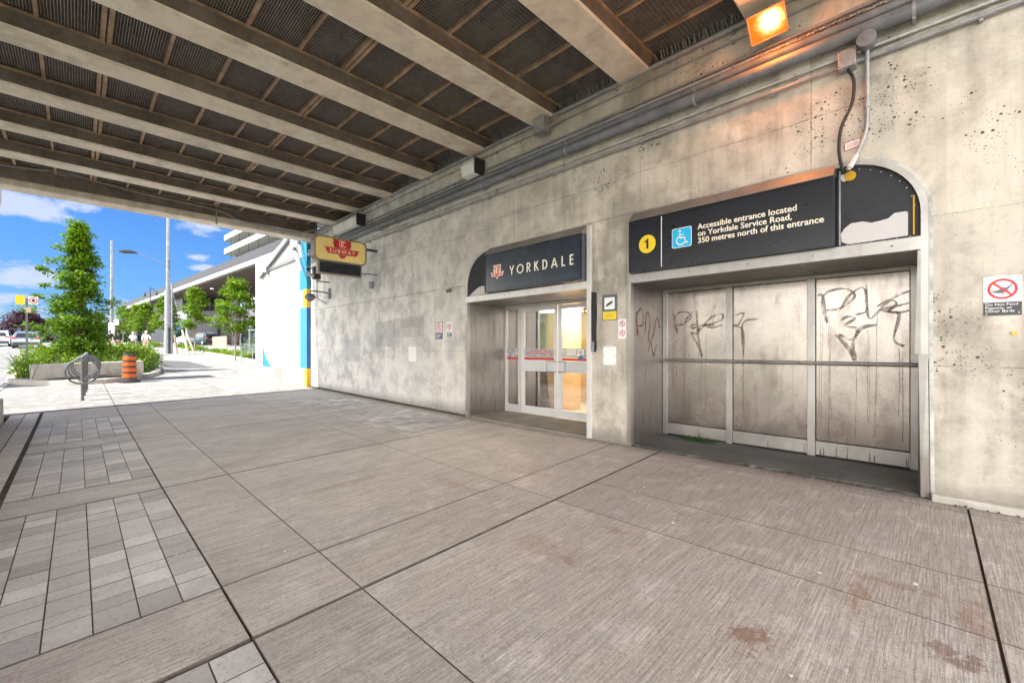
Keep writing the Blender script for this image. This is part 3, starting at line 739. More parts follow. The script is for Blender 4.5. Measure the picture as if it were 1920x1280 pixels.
# pier on the far side of the road and bents
pr = thing('bridge_pier', (-6, -9.0, 0), 'concrete bridge pier with round columns across the road', 'pier')
for x in (-12.5, -6.3, -.3):
    MB().lathe([(.45, -.8), (.45, 4.25)], (x, -9.0, 0), 24).build('column', 'pier_concrete', pr, smooth=True)
MB().box(-14.5, .7, -9.5, -8.5, 4.25, 4.98).build('cap_beam', 'pier_concrete', pr, bevel=.03)
pr = thing('neighbour_pier', (-20, -3.2, 0), 'end of a concrete pier cap at the left edge of the photo', 'pier')
MB().box(-22.5, -21.3, -4.6, -3.2, -.6, 5.6).build('column', 'pier_concrete', pr, bevel=.05)
mb = MB(); P = Plane(mb, (-21.3, 0, 0), (0, 1, 0), (0, 0, 1))
P.poly([(-8, 6.0), (-2.6, 6.0), (-1.86, 5.75), (-1.80, 6.3), (-1.80, 7.3), (-1.95, 7.6), (-8, 7.6)], -1.2, 0)
mb.build('cap_end', 'pier_concrete', pr, bevel=.05)
# low barrier next to the road
bw = MB(); 
for xa, xb in zip([-12.5, -8.5, -4.5, -.5], [-8.51, -4.51, -.51, 4]):
    bw.hexa([(xa, -1.38, G(xa, -1) - .2), (xb, -1.38, G(xb, -1) - .2), (xb, -.97, G(xb, -1) - .2), (xa, -.97, G(xa, -1) - .2),
             (xa, -1.36, G(xa, -1) + .44), (xb, -1.36, G(xb, -1) + .44), (xb, -.98, G(xb, -1) + .44), (xa, -.98, G(xa, -1) + .44)])
tag(bw.build('road_barrier', 'kerb_concrete', bevel=.02), 'low concrete barrier between the pavement and the road under the bridge', 'barrier')
# ------------------------------------------------------------------ bird spikes on the ledge
for (xa, xb) in bays[:9]:
    if xa < -10 or xa > 1: continue
    e = thing('bird_spikes', (xa, 5.3, TOP), 'row of thin bird spikes on the wall ledge, second bay', 'bird spikes', 'bird spikes on the wall ledge between the girders')
    i_ = round((-xa) / 1.59)
    e['label'] = {0: 'row of bird spikes on the ledge right of the lit orange lamp', 1: 'row of bird spikes on the ledge just behind the lit orange lamp', 2: 'row of bird spikes on the ledge left of the lamp, above the accessible entrance notice',
                  3: 'row of bird spikes on the ledge right of the grey junction box', 4: 'row of bird spikes on the ledge between junction box and white floodlight', 5: 'row of bird spikes on the ledge left of the white floodlight'}.get(i_, 'far row of bird spikes on the ledge towards the subway sign, bay %s' % ('six' if i_ < 6.5 else 'seven'))
    mb = MB(); x = xa + .03
    while x < xb - .03:
        t = rnd.uniform(-.03, .03)
        mb.tube([(x, 5.30, TOP), (x + t, 5.25 + rnd.uniform(-.02, .01), TOP + .15)], .0034, 4, False)
        mb.tube([(x + .015, 5.34, TOP), (x + .015 - t, 5.36, TOP + .155)], .0034, 4, False); x += .035
    mb.build('spikes', 'pipe_light', e)
    MB().box(xa + .01, xb - .01, 5.285, 5.355, TOP, TOP + .008).build('base_strip', 'galvanised', e)
# ------------------------------------------------------------------ conduits
def conduit(lbl, z, r, y, mat, x0=-14.2, x1=6.5, clamps=1.6, off=0.0, n=10):
    e = thing('conduit', (x0, y, z), lbl, 'conduit', 'conduits running along the wall')
    pts = [(x0 + (x1 - x0) * k / 10, y, z + rnd.uniform(-.004, .004)) for k in range(11)]
    MB().tube(pts, r, n).build('pipe', mat, e, smooth=True)
    x = x0 + .5 + off
    while x < x1:
        mb = MB(); mb.tube([(x - .012, y, z), (x + .012, y, z)], r + .007, n)
        mb.box(x - .012, x + .012, y - r * .2, 5.249, z - r - .022, z - r - .004)
        mb.build('clamp', 'galvanised', e); x += clamps
    x = x0 + 2.1 + off
    while x < x1 and r > .012:
        MB().tube([(x - .05, y, z), (x + .05, y, z)], r * 1.12 + .002, n).build('coupling', mat, e, smooth=True); x += 3.05
conduit('topmost grey conduit just under the girder ends', 4.885, .030, 5.19, 'galvanised', clamps=1.5)
conduit('thin conduit second from the top of the wall', 4.76, .011, 5.23, 'galvanised', clamps=1.3, off=.3)
conduit('thin upper pipe of a close pair above the two big pipes', 4.515, .017, 5.22, 'galvanised', clamps=1.7, off=.1)
conduit('thin lower pipe of a close pair above the two big pipes', 4.462, .014, 5.22, 'pipe_light', clamps=1.7, off=.1)
conduit('upper of the two thick grey pipes with dirt along its top', 4.36, .046, 5.17, 'pipe_grey', clamps=1.9, off=.2, n=14)
conduit('thickest grey pipe running along the wall', 4.245, .062, 5.15, 'pipe_grey', clamps=1.9, off=.2, n=16)
conduit('thin shiny conduit just below the thickest pipe', 4.10, .014, 5.22, 'pipe_light', clamps=1.5, off=.6)
conduit('lowest grey conduit on the wall', 4.01, .020, 5.21, 'galvanised', clamps=1.5, off=.4)
# debris on the pipe
mb = MB()
for k in range(420):
    x = rnd.gauss(-.75, .45); 
    if not -1.9 < x < .3: continue
    p = Vector((x, 5.17 + rnd.uniform(-.04, .05), 4.405 + abs(rnd.gauss(0, .012)))); d = Vector((rnd.uniform(-1, 1), rnd.uniform(-.5, .5), rnd.uniform(-.3, .5))).normalized() * rnd.uniform(.02, .06)
    mb.tube([p, p + d], .0022, 3, False)
tag(stuff(mb.build('nest_debris', 'soil')), 'dry twigs and dirt lying on the thick pipe below the lit lamp', 'debris')
# junction boxes etc.
e = thing('junction_box', (-.66, 5.2, 3.98), 'small grey box above the black cable over the wide entrance', 'junction box')
MB().box(-.735, -.60, 5.13, 5.25, 3.955, 4.12).build('housing', 'galvanised', e, bevel=.006)
mb = MB(); 
for x in (-.72, -.615):
    for z in (3.97, 4.105): mb.tube([(x, 5.125, z), (x, 5.131, z)], .005, 8)
mb.build('screw', 'dark_metal', e)
e = thing('round_junction_box', (-.52, 5.2, 4.15), 'round grey box beside the square one over the wide entrance', 'junction box')
MB().tube([(-.52, 5.10, 4.135), (-.52, 5.25, 4.135)], .068, 20).build('housing', 'pipe_grey', e, bevel=.004)
MB().tube([(-.52, 5.092, 4.135), (-.52, 5.0995, 4.135)], .074, 20).build('lid', 'pipe_grey', e, bevel=.003)
def bez(pts, n=40):
    out = []; k = len(pts)
    P_ = [Vector(p) for p in pts]; P_ = [P_[0] * 2 - P_[1]] + P_ + [P_[-1] * 2 - P_[-2]]
    for i in range(1, k):
        for j in range(n // (k - 1)):
            t = j / (n // (k - 1)); a, b, c, d = P_[i - 1:i + 3]
            out.append(.5 * ((2 * b) + (c - a) * t + (2 * a - 5 * b + 4 * c - d) * t * t + (3 * b - a - 3 * c + d) * t ** 3))
    out.append(P_[-2]); return out
tag(MB().tube(bez([(-.665, 5.19, 3.96), (-.62, 5.18, 3.82), (-.635, 5.19, 3.62), (-.715, 5.19, 3.42), (-.73, 5.16, 3.2), (-.70, 5.12, 3.0), (-.69, 5.16, 2.96)]), .014, 8).build('hanging_cable', 'black_rubber', smooth=True),
    'black cable hanging from the grey box into the arched panel', 'cable')
e = thing('drop_conduit', (-.52, 5.2, 3.4), 'grey conduit bending down from the round box into the arched panel', 'conduit')
MB().tube(bez([(-.525, 5.20, 4.08), (-.523, 5.20, 3.75), (-.525, 5.20, 3.42), (-.54, 5.20, 3.30), (-.585, 5.16, 3.14), (-.655, 5.10, 2.965)]), .019, 10).build('pipe', 'galvanised', e, smooth=True)
MB().tube([(-.524, 5.2, 3.60), (-.524, 5.2, 3.54)], .026, 10).build('coupling', 'galvanised', e)
MB().tube([(-.60, 5.146, 3.10), (-.645, 5.108, 2.985)], .026, 10).build('flex_end', 'pipe_light', e)
e = thing('warning_label', (-.63, 5.24, 3.25), 'small white sticker with red border between cable and conduit', 'sticker')
mb = MB(); P = wallplane(mb, 0, 0, 5.248); P.poly([(-.70, 3.20), (-.575, 3.22), (-.575, 3.30), (-.70, 3.28)], 0, .002); mb.build('border', 'sign_red', e)
mb = MB(); P = wallplane(mb, 0, 0, 5.248); P.poly([(-.694, 3.207), (-.581, 3.226), (-.581, 3.293), (-.694, 3.274)], .0025, .004)
mb.build('sheet', 'sign_white', e)
mb = MB(); P = wallplane(mb, 0, 0, 5.248)
for k in range(3): P.poly([(-.68, 3.226 + k * .014), (-.60, 3.239 + k * .014), (-.60, 3.244 + k * .014), (-.68, 3.231 + k * .014)], .0043, .005)
mb.build('print', 'logo_red', e)
e = thing('junction_box', (-4.45, 5.1, 4.75), 'grey junction box under the girder end between lamp and floodlight', 'junction box')
MB().box(-4.56, -4.34, 5.02, 5.18, 4.63, 4.86).build('housing', 'galvanised', e, bevel=.006)
MB().tube(bez([(-4.56, 5.12, 4.68), (-4.62, 5.14, 4.66), (-4.68, 5.2, 4.72), (-4.76, 5.22, 4.76)], 12), .010, 6).build('whip', 'galvanised', e, smooth=True)
MB().tube([(-4.34, 5.12, 4.70), (-4.2, 5.16, 4.74), (-4.1, 5.2, 4.76)], .012, 6).build('conduit_stub', 'galvanised', e)
# unlit floodlights
def flood(name, x, z, lbl, w_=.30, lit=False, y=5.0):
    e = thing(name, (x, y, z), lbl, 'lamp')
    return e
e = flood('floodlight', -6.1, 4.5, 'white unlit floodlight box at the girder end left of the junction box')
mb = MB(); P = Plane(mb, (-6.27, 0, 0), (0, 1, 0), (0, 0, 1)); P.poly([(4.93, 4.60), (4.97, 4.42), (5.10, 4.40), (5.17, 4.52), (5.17, 4.70), (5.02, 4.72)], 0, .34)
mb.build('housing', 'white_paint', e, bevel=.01)
mb = MB().box(-5.93, -5.915, 4.98, 5.22, 4.42, 4.70); mb.build('bracket', 'black_rubber', e)
e = flood('strip_light', -11.2, 4.45, 'long white strip light near the far end of the wall')
mb = MB(); P = Plane(mb, (-11.9, 0, 0), (0, 1, 0), (0, 0, 1)); P.poly([(4.93, 4.62), (4.98, 4.44), (5.10, 4.42), (5.17, 4.52), (5.17, 4.70), (5.02, 4.72)], 0, 1.35)
mb.build('housing', 'white_paint', e, bevel=.01)
MB().box(-10.54, -10.52, 4.98, 5.22, 4.42, 4.72).build('bracket', 'black_rubber', e)
# the lit lamp ---------------------------------------------------------------
e = thing('wall_lamp', (-1.29, 5.0, 4.6), 'lit orange floodlight high on the wall at a girder end', 'lamp')
c0 = Vector((-1.29, 4.97, 4.60)); nrm = Vector((0.10, -.74, -.67)).normalized(); ux = Vector((1, 0, 0)); ux = (ux - nrm * ux.dot(nrm)).normalized(); vz = nrm.cross(ux).normalized()
if vz.z < 0: vz = -vz
def lp(a, b, d): return c0 + ux * a + vz * b + nrm * d
mb = MB().hexa([lp(-.155, -.12, -.14), lp(.155, -.12, -.14), lp(.155, .12, -.14), lp(-.155, .12, -.14), lp(-.17, -.135, 0), lp(.17, -.135, 0), lp(.17, .135, 0), lp(-.17, .135, 0)])
mb.build('housing', 'bronze_frame', e, bevel=.008)
mb = MB().hexa([lp(-.155, -.12, .001), lp(.155, -.12, .001), lp(.155, .12, .001), lp(-.155, .12, .001), lp(-.155, -.12, .010), lp(.155, -.12, .010), lp(.155, .12, .010), lp(-.155, .12, .010)])
lensmat(tuple(lp(.03, .02, .005)), 1); mb.build('lens', 'lamp_lens', e)
mb = MB(); t_ = .016
for (a0, a1, b0, b1) in ((-.17, .17, -.135, -.12), (-.17, .17, .12, .135), (-.17, -.155, -.12, .12), (.155, .17, -.12, .12)): mb.hexa([lp(a0, b0, .001), lp(a1, b0, .001), lp(a1, b1, .001), lp(a0, b1, .001), lp(a0, b0, .02), lp(a1, b0, .02), lp(a1, b1, .02), lp(a0, b1, .02)])
mb.build('rim', 'bronze_frame', e)
MB().beam((-1.29, 5.06, 4.66), (-1.29, 5.25, 4.72), .08, .05).build('arm', 'galvanised', e)
la = bpy.data.lights.new('lamp_light', 'AREA'); la.shape = 'RECTANGLE'; la.size = .30; la.size_y = .22; la.energy = 3; la.color = (1, .27, .03)
lo = bpy.data.objects.new('lamp_light', la); col.objects.link(lo); lo.location = lp(0, 0, .05); lo.rotation_euler = nrm.to_track_quat('-Z', 'Y').to_euler()
lo.parent = e; lo.matrix_parent_inverse = Matrix.Translation(-Vector(e.location))
la = bpy.data.lights.new('lamp_spill', 'POINT'); la.shadow_soft_size = .08; la.energy = 3.2; la.color = (1, .25, .03)
lo = bpy.data.objects.new('lamp_spill', la); col.objects.link(lo); lo.location = lp(0, 0, .14); setpar(lo, e)
# ------------------------------------------------------------------ entrance surrounds
def ringtrim(name, path, w_, y0, y1, mat, parent, inward=1):
    """band following path (x,z) of width w_, from y0 (front) to y1"""
    mb = MB(); P = Plane(mb, (0, y1, 0), (1, 0, 0), (0, 0, 1)); P.stroke(path, w_, 0, y1 - y0)
    return mb.build(name, mat, parent)
def offs(cx, cz, r, a0, a1, n=14): return arcpts(cx, cz, r, a0, a1, n)
en = thing('station_entrance', (-5.05, 5.25, 0), 'arched entrance recess with glass double doors under the station name', 'entrance')
path = [(-6.452, 0), (-6.452, 2.45)] + offs(-5.83, 2.45, .622, 178, 90) + [(-3.66, 3.072)]
ringtrim('frame', path, .05, 5.225, 5.30, 'alu_frame', en)
MB().box(-3.69, -3.615, 5.215, 5.31, 0.005, 3.08).build('post', 'alu_paint', en, bevel=.004)
MB().box(-6.475, -3.695, 5.215, 5.30, 2.165, 2.275).build('lintel', 'alu_paint', en, bevel=.004)
mb = MB()
for x in (-6.1, -5.4, -4.7, -4.1): mb.tube([(x, 5.21, 2.22), (x, 5.2155, 2.22)], .008, 8)
mb.build('screw', 'dark_metal', en)
mb = MB()
for k in range(6):                                 # slatted left jamb
    ya = 5.31 + k * .16; mb.box(-6.478, -6.455 + (.006 if k % 2 else 0), ya, ya + .150, .02, 2.17); mb.box(-6.478, -6.448, ya + .150, ya + .160, .02, 2.17)
mb.build('jamb_panel', 'steel_jamb', en)
MB().box(-3.64, -3.622, 5.32, 6.3, .02, 2.17).build('jamb_panel', 'steel_jamb', en)
mb = MB().box(-6.45, -5.51, 5.31, 6.3, 2.172, 2.19); mb.box(-5.50, -4.56, 5.31, 6.3, 2.172, 2.19); mb.box(-4.55, -3.65, 5.31, 6.3, 2.172, 2.19)
mb.build('ceiling_panel', 'alu_frame', en)
MB().box(-6.47, -3.64, 5.32, 5.6, 2.28, 3.0).build('backing', 'dark_metal', en)
# quarter panel with torn film
mb = MB(); P = wallplane(mb, 0, 0, 5.25)
P.poly([(-6.425, 2.28), (-5.80, 2.28), (-5.80, 3.03)] + offs(-5.83, 2.45, .59, 91, 180, 10), -.04, .0)
mb.build('quarter_panel', 'film_black', en)
mb = MB(); P = wallplane(mb, 0, 0, 5.25); P.poly([(-6.40, 2.285), (-5.88, 2.285), (-5.87, 2.33), (-5.90, 2.36), (-5.88, 2.41), (-6.0, 2.445), (-6.12, 2.43), (-6.25, 2.37)], .001, .003)
mb.build('torn_film', 'film_torn', en)
# sign box
sg = thing('station_name_sign', (-4.73, 5.12, 2.6), 'dark box sign with station name and red emblem above the glass doors', 'sign')
def signbox(sg, x0, x1, z0=2.285, z1=2.955, hood=3.085, mat='sign_black'):
    mb = MB().box(x0, x1, 5.12, 5.245, z0, z1); mb.build('box', mat, sg, bevel=.004)
    mb = MB().hexa([(x0, 5.118, z1 + .002), (x1, 5.118, z1 + .002), (x1, 5.225, z1 + .002), (x0, 5.225, z1 + .002), (x0, 5.118, z1 + .010), (x1, 5.118, z1 + .010), (x1, 5.224, hood), (x0, 5.224, hood)])
    mb.build('hood', 'steel_jamb', sg)
    mb = MB(); t = .018
    mb.box(x0, x1, 5.110, 5.119, z0, z0 + t); mb.box(x0, x1, 5.110, 5.119, z1 - t, z1); mb.box(x0, x0 + t, 5.110, 5.119, z0 + t, z1 - t); mb.box(x1 - t, x1, 5.110, 5.119, z0 + t, z1 - t)
    mb.build('rim', 'sign_black', sg)
signbox(sg, -5.80, -3.70, mat='sign_blue_black')
Lt = {  # strokes in a 0..1 high box
 'Y': (.62, [[(0, 1), (.31, .45), (.62, 1)], [(.31, .45), (.31, 0)]]),
 'O': (.80, ['O']),
 'R': (.50, [[(.06, 0), (.06, .94), (.26, .94), (.40, .88), (.46, .72), (.40, .56), (.26, .50), (.06, .50)], [(.24, .50), (.50, 0)]]),
 'K': (.56, [[(.06, 0), (.06, 1)], [(.50, 1), (.10, .48)], [(.20, .60), (.54, 0)]]),
 'D': (.62, [[(.06, .06), (.06, .94), (.24, .94), (.44, .86), (.56, .68), (.58, .5), (.56, .32), (.44, .14), (.24, .06), (.0, .06)]]),
 'A': (.72, [[(0, 0), (.36, .97)], [(.36, .97), (.72, 0)], [(.16, .30), (.56, .30)]]),
 'L': (.42, [[(.06, 1), (.06, .06), (.42, .06)]]),
 'E': (.44, [[(.44, .94), (.06, .94), (.06, .06), (.44, .06)], [(.06, .52), (.40, .52)]])}
mb = MB(); P = wallplane(mb, 0, 0, 5.12); hx = .150; x = -5.17; 
tot = sum(Lt[c][0] for c in 'YORKDALE') * hx; gapx = (1.32 - tot) / 7
for c in 'YORKDALE':
    wd_, st = Lt[c]
    for s_ in st:
        if s_ == 'O': P.ring(x + wd_ * hx / 2, 2.525 + hx / 2, hx * .44, hx * .13, .001, .006, 28)
        else: P.stroke([(x + a * hx, 2.525 + b * hx) for a, b in s_], hx * .135, .001, .006)
    x += wd_ * hx + gapx
mb.build('lettering', 'cream_letter', sg)
def emblem(sg, mk, cx, cz, s, c_out, c_in, gold=None, deep=.001):
    """winged shield with monogram"""
    wing = [(-1, .22), (-.48, .12), (-.60, .52), (-.48, .46), (-.58, .92), (.58, .92), (.48, .46), (.60, .52), (.48, .12), (1, .22), (.80, -.26), (.20, -.26), (.10, -.50), (0, -.56), (-.10, -.50), (-.20, -.26), (-.80, -.26)]
    mb = MB(); P = mk(mb); P.poly([(cx + a * s, cz + b * s) for a, b in wing], deep, deep + .003); mb.build('emblem_outline', c_out, sg)
    mb = MB(); P = mk(mb); sh = [(-.46, .82), (.46, .82), (.30, .0), (.12, -.36), (0, -.44), (-.12, -.36), (-.30, .0)]
    P.poly([(cx + a * s, cz + b * s) for a, b in sh], deep + .0035, deep + .005)
    for q in (-1, 1): P.poly([(cx + q * a * s, cz + b * s) for a, b in ((.90, .12), (.38, .02), (.26, -.18), (.72, -.18))][::q], deep + .0035, deep + .005)
    mb.build('emblem_shield', c_in, sg)
    mb = MB(); P = mk(mb)
    P.stroke([(cx - .30 * s, cz + .66 * s), (cx + .12 * s, cz + .66 * s)], .07 * s, deep + .0055, deep + .007)
    P.stroke([(cx - .06 * s, cz + .66 * s), (cx - .04 * s, cz + .05 * s)], .08 * s, deep + .0055, deep + .007)
    P.ring(cx + .04 * s, cz + .32 * s, .17 * s, .06 * s, deep + .0055, deep + .007, 16, 40, 320)
    P.ring(cx - .12 * s, cz + .32 * s, .12 * s, .05 * s, deep + .0055, deep + .007, 16, 90, 300)
    mb.build('monogram', c_out, sg)
emblem(sg, lambda mb: wallplane(mb, 0, 0, 5.12), -5.48, 2.585, .165, 'cream_letter', 'logo_red')
# doors of the small entrance (thing)
YD = 6.27
dr = thing('glass_doors', (-4.9, YD, 0), 'white framed glass double doors with side window in the arched entrance', 'door')
def leaf(x0, x1, hs, sidelite=False):
    y0, y1 = YD - .02, YD + .02
    f = MB(); st_ = .085
    f.box(x0, x0 + st_, y0, y1, .03, 2.10); f.box(x1 - st_, x1, y0, y1, .03, 2.10)
    f.box(x0 + st_, x1 - st_, y0 + .001, y1 - .001, .03, .175); f.box(x0 + st_, x1 - st_, y0 + .001, y1 - .001, 2.02, 2.10)
    f.box(x0 + st_, x1 - st_, y0 + .001, y1 - .001, .86, 1.075)
    p = f.build('door_leaf', 'door_white', dr, bevel=.003)
    MB().box(x0 + st_, x1 - st_, YD - .003, YD + .003, .176, .859).build('glass', 'door_glass', p)
    MB().box(x0 + st_, x1 - st_, YD - .003, YD + .003, 1.076, 2.019).build('glass', 'door_glass', p)
    h = MB(); xh = x1 - .05 if hs > 0 else x0 + .05; xi = xh - hs * .16
    h.tube([(xh, y0, 1.06), (xh, y0 - .055, 1.06), (xi, y0 - .06, 1.06), (xi, y0 - .06, .87), (xh, y0 - .055, .87), (xh, y0, .87)], .010, 8)
    h.build('handle', 'galvanised', p, smooth=True)
    # film band
    b = MB(); P = wallplane(b, 0, 0, YD - .004); P.rect(x0 + st_, x1 - st_, 1.125, 1.30, 0, .001); b.build('frosted_band', 'film_grey', p)
    b = MB(); P = wallplane(b, 0, 0, YD - .004); P.rect(x0 + st_, x1 - st_, 1.080, 1.118, 0, .001); b.build('red_band', 'sign_red', p)
leaf(-6.0, -5.065, 1); leaf(-5.055, -4.05, -1)
f = MB(); f.box(-6.45, -6.40, YD - .03, YD + .03, .02, 2.17); f.box(-6.07, -6.01, YD - .03, YD + .03, .02, 2.17); f.box(-6.40, -6.07, YD - .03, YD + .03, .02, .17); f.box(-6.40, -6.07, YD - .03, YD + .03, 2.08, 2.17)
f.box(-6.01, -3.64, YD - .03, YD + .03, 2.105, 2.17); f.box(-4.04, -3.98, YD - .03, YD + .03, .02, 2.105)
f.build('door_frame', 'alu_paint', dr, bevel=.003)
MB().box(-6.40, -6.07, YD - .003, YD + .003, .171, 2.079).build('glass', 'door_glass', dr)
MB().box(-3.98, -3.64, YD - .003, YD + .003, .05, 2.104).build('glass', 'door_glass', dr)
b = MB(); P = wallplane(b, 0, 0, YD - .004); P.rect(-6.40, -6.07, 1.125, 1.30, 0, .001); b.build('frosted_band', 'film_grey', dr)
b = MB(); P = wallplane(b, 0, 0, YD - .004); P.rect(-6.40, -6.07, 1.080, 1.118, 0, .001); b.build('red_band', 'sign_red', dr)
b = MB(); P = wallplane(b, 0, 0, YD - .0055)
for k in range(5):
    cx = -5.72 + k * .118; P.ring(cx, 1.225, .042, .009, 0, .001, 20); P.stroke([(cx - .028, 1.253), (cx + .028, 1.197)], .007, 0, .001)
b.build('prohibition_icons', 'sign_red', dr)
b = MB(); P = wallplane(b, 0, 0, YD - .0055)
for k in range(5):
    cx = -5.72 + k * .118; P.stroke([(cx - .01, 1.205), (cx + .005, 1.225), (cx - .004, 1.248)], .008, -.0012, -.0002); P.stroke([(cx - .03, 1.16), (cx + .03, 1.16)], .006, 0, .001)
b.build('pictograms', 'sign_slate', dr)
b = MB(); P = wallplane(b, 0, 0, YD - .0055); P.rect(-4.86, -4.66, 1.18, 1.285, 0, .001); P.rect(-4.62, -4.48, 1.19, 1.28, 0, .001); P.rect(-4.44, -4.32, 1.19, 1.28, 0, .001)
b.build('sticker', 'sign_white', dr)
b = MB(); P = wallplane(b, 0, 0, YD - .0068)
for r_ in (.016, .030, .044): P.ring(-4.55, 1.205, r_, .008, 0, .001, 10, 45, 135)
P.disc(-4.55, 1.205, .007, 0, .001, 10); P.rect(-4.415, -4.345, 1.205, 1.235, 0, .001); P.poly([(-4.40, 1.235), (-4.345, 1.235), (-4.345, 1.262)], 0, .001)
b.build('wireless_icon', 'sign_slate', dr)
b = MB(); P = wallplane(b, 0, 0, YD - .0055); P.poly([(-4.60, 1.17), (-4.555, 1.16), (-4.51, 1.17), (-4.505, 1.13), (-4.55, 1.07), (-4.60, 1.13)], 0, .001); b.build('heart_sticker', 'mural_light_blue', dr)
b = MB(); P = Plane(b, (-5.66, YD + .03, 1.36), (1, 0, 0), (0, 0, 1)); P.rect(0, .25, 0, .50, 0, .001); b.build('notice', 'sign_white', dr)
b = MB(); P = Plane(b, (-5.66, YD + .028, 1.36), (1, 0, 0), (0, 0, 1)); P.rect(0, .25, .505, .54, 0, .001)
for k in range(9): P.rect(.03, .22, .05 + k * .045, .062 + k * .045, .001, .002)
b.build('notice_text', 'sign_slate', dr)
# interior room
mb = MB().box(-6.5, -3.0, 8.7, 8.8, 0, 2.6); mb.box(-6.6, -6.5, 6.32, 8.8, 0, 2.6); mb.box(-3.0, -2.9, 6.6, 8.8, 0, 2.6); mb.box(-5.95, -5.45, 6.9, 7.5, 0, 2.6)
o = struct(mb.build('interior_wall', 'tan_plaster'))
struct(MB().box(-6.5, -3.0, 6.32, 8.7, -.05, .018).build('interior_floor', 'entry_floor'))
struct(MB().box(-6.5, -3.0, 6.32, 8.7, 2.5, 2.6).build('interior_ceiling', 'white_paint'))
e = thing('ceiling_light', (-4.9, 7.3, 2.48), 'lit ceiling light inside the station behind the glass doors', 'lamp')
MB().box(-5.2, -4.6, 7.15, 7.45, 2.455, 2.499).build('diffuser', 'downlight', e)
la = bpy.data.lights.new('room_light', 'AREA'); la.shape = 'RECTANGLE'; la.size = .6; la.size_y = .3; la.energy = 75; la.color = (1, .80, .55)
lo2 = bpy.data.objects.new('room_light', la); col.objects.link(lo2); lo2.location = (-4.9, 7.3, 2.44); setpar(lo2, e)
# ------------------------------------------------------------------ wide entrance
en = thing('shuttered_entrance', (-1.57, 5.25, 0), 'wide arched entrance recess closed off with steel panels', 'entrance')
path = [(-3.005, 0), (-3.005, 3.075), (-.71, 3.075)] + offs(-.71, 2.50, .575, 90, 0) + [(-.135, 1.2)]
ringtrim('frame', path, .05, 5.222, 5.30, 'alu_frame', en)
mb = MB(); P = wallplane(mb, 0, 0, 5.25)
P.stroke([(-.62, 3.115)] + offs(-.71, 2.50, .615, 80, 0) + [(-.095, 1.2), (-.085, .02)], .026, .001, .012)
mb.build('painted_edge', 'chipped_paint', en)
mb = MB(); mb.hexa([(-.16, 5.19, .01), (-.105, 5.21, .01), (-.105, 5.25, .01), (-.18, 5.25, .01), (-.175, 5.222, 1.25), (-.115, 5.222, 1.25), (-.115, 5.25, 1.25), (-.175, 5.25, 1.25)])
mb.hexa([(-.20, 5.222, 1.252), (-.16, 5.222, 1.252), (-.16, 5.27, 1.252), (-.20, 5.27, 1.252), (-.18, 5.222, 2.16), (-.16, 5.222, 2.16), (-.16, 5.27, 2.16), (-.18, 5.27, 2.16)])
mb.build('bent_flashing', 'steel_jamb', en)
MB().box(-2.978, -.16, 5.212, 5.30, 2.165, 2.285).build('lintel', 'alu_frame', en, bevel=.004)
mb = MB()
for x in (-2.8, -2.2, -1.55, -.95, -.35): mb.tube([(x, 5.207, 2.225), (x, 5.2125, 2.225)], .008, 8)
mb.build('screw', 'dark_metal', en)
MB().box(-3.028, -3.005, 5.31, 6.28, .02, 2.17).build('jamb_panel', 'steel_jamb', en)
MB().box(-.135, -.112, 5.31, 6.28, .02, 2.17).build('jamb_panel', 'steel_jamb', en)
mb = MB()
for k in range(3): MB().box(-3.0 + k * .965, -3.0 + k * .965 + .955, 5.31, 6.28, 2.172, 2.19).build('ceiling_panel', 'steel_jamb', en)
MB().box(-3.02, -.12, 6.26, 6.3, -.1, 2.3).build('back_plate', 'dark_metal', en)
MB().box(-2.98, -.16, 5.32, 5.6, 2.29, 3.0).build('backing', 'dark_metal', en)
YP = 6.20
for (xa, xb) in ((-2.925, -2.105), (-2.015, -1.185), (-1.095, -.275)):
    p = MB().box(xa, xb, YP, YP + .04, .215, 2.115).build('door_panel', 'steel_door', en, bevel=.003)
    MB().box(xa - .005, xb + .005, YP - .012, YP + .04, .045, .205).build('kick_plate', 'alu_frame', en, bevel=.004)
for q_ in ((-3.0, -2.925, YP - .02, .03, 2.17), (-2.10, -2.02, YP - .035, .03, 2.12), (-1.18, -1.10, YP - .035, .03, 2.12), (-.27, -.14, YP - .02, .03, 2.17), (-2.925, -.27, YP - .021, 2.121, 2.17)):
    MB().box(q_[0], q_[1], q_[2], YP + .05, q_[3], q_[4]).build('mullion', 'alu_frame', en, bevel=.004)
mb = MB().tube([(-3.005, YP - .10, 1.13), (-.2, YP - .10, 1.13)], .021, 12)
for x in (-2.06, -1.14, -2.97, -.24): mb.beam((x, YP - .1, 1.13), (x, YP, 1.13), .03, .015)
mb.build('handrail', 'steel_jamb', en, smooth=True)
# graffiti on the panels
def tagstroke(P, pts, w0, dx, dz, sc=1.0):
    w0 = w0 * 1.35; q = bez([Vector((a * sc + dx, b * sc + dz, 0)) for a, b in pts], 8 * len(pts))
    P.stroke([(v.x, v.y) for v in q], [w0 * (.55 + .45 * math.sin(i * .21) ** 2) for i in range(len(q))], .001, .002)
mb = MB(); P = wallplane(mb, 0, 0, YP - .0005)
def word(dx, dz, sc):
    tagstroke(P, [(0, .42), (.05, .40), (.09, .10), (.04, .34), (.10, .45), (.26, .47), (.34, .38), (.22, .26), (.08, .24)], .022, dx, dz, sc)
    tagstroke(P, [(.20, .22), (.30, .40), (.42, .46), (.44, .22), (.36, .18), (.44, .20)], .020, dx, dz, sc)
    tagstroke(P, [(.44, .50), (.46, .14), (.56, .22)], .020, dx, dz, sc)
    tagstroke(P, [(.56, .24), (.70, .36), (.86, .40), (.84, .30), (.66, .24), (.56, .22), (.70, .18), (.86, .22)], .022, dx, dz, sc)
word(-2.86, 1.44, .82)
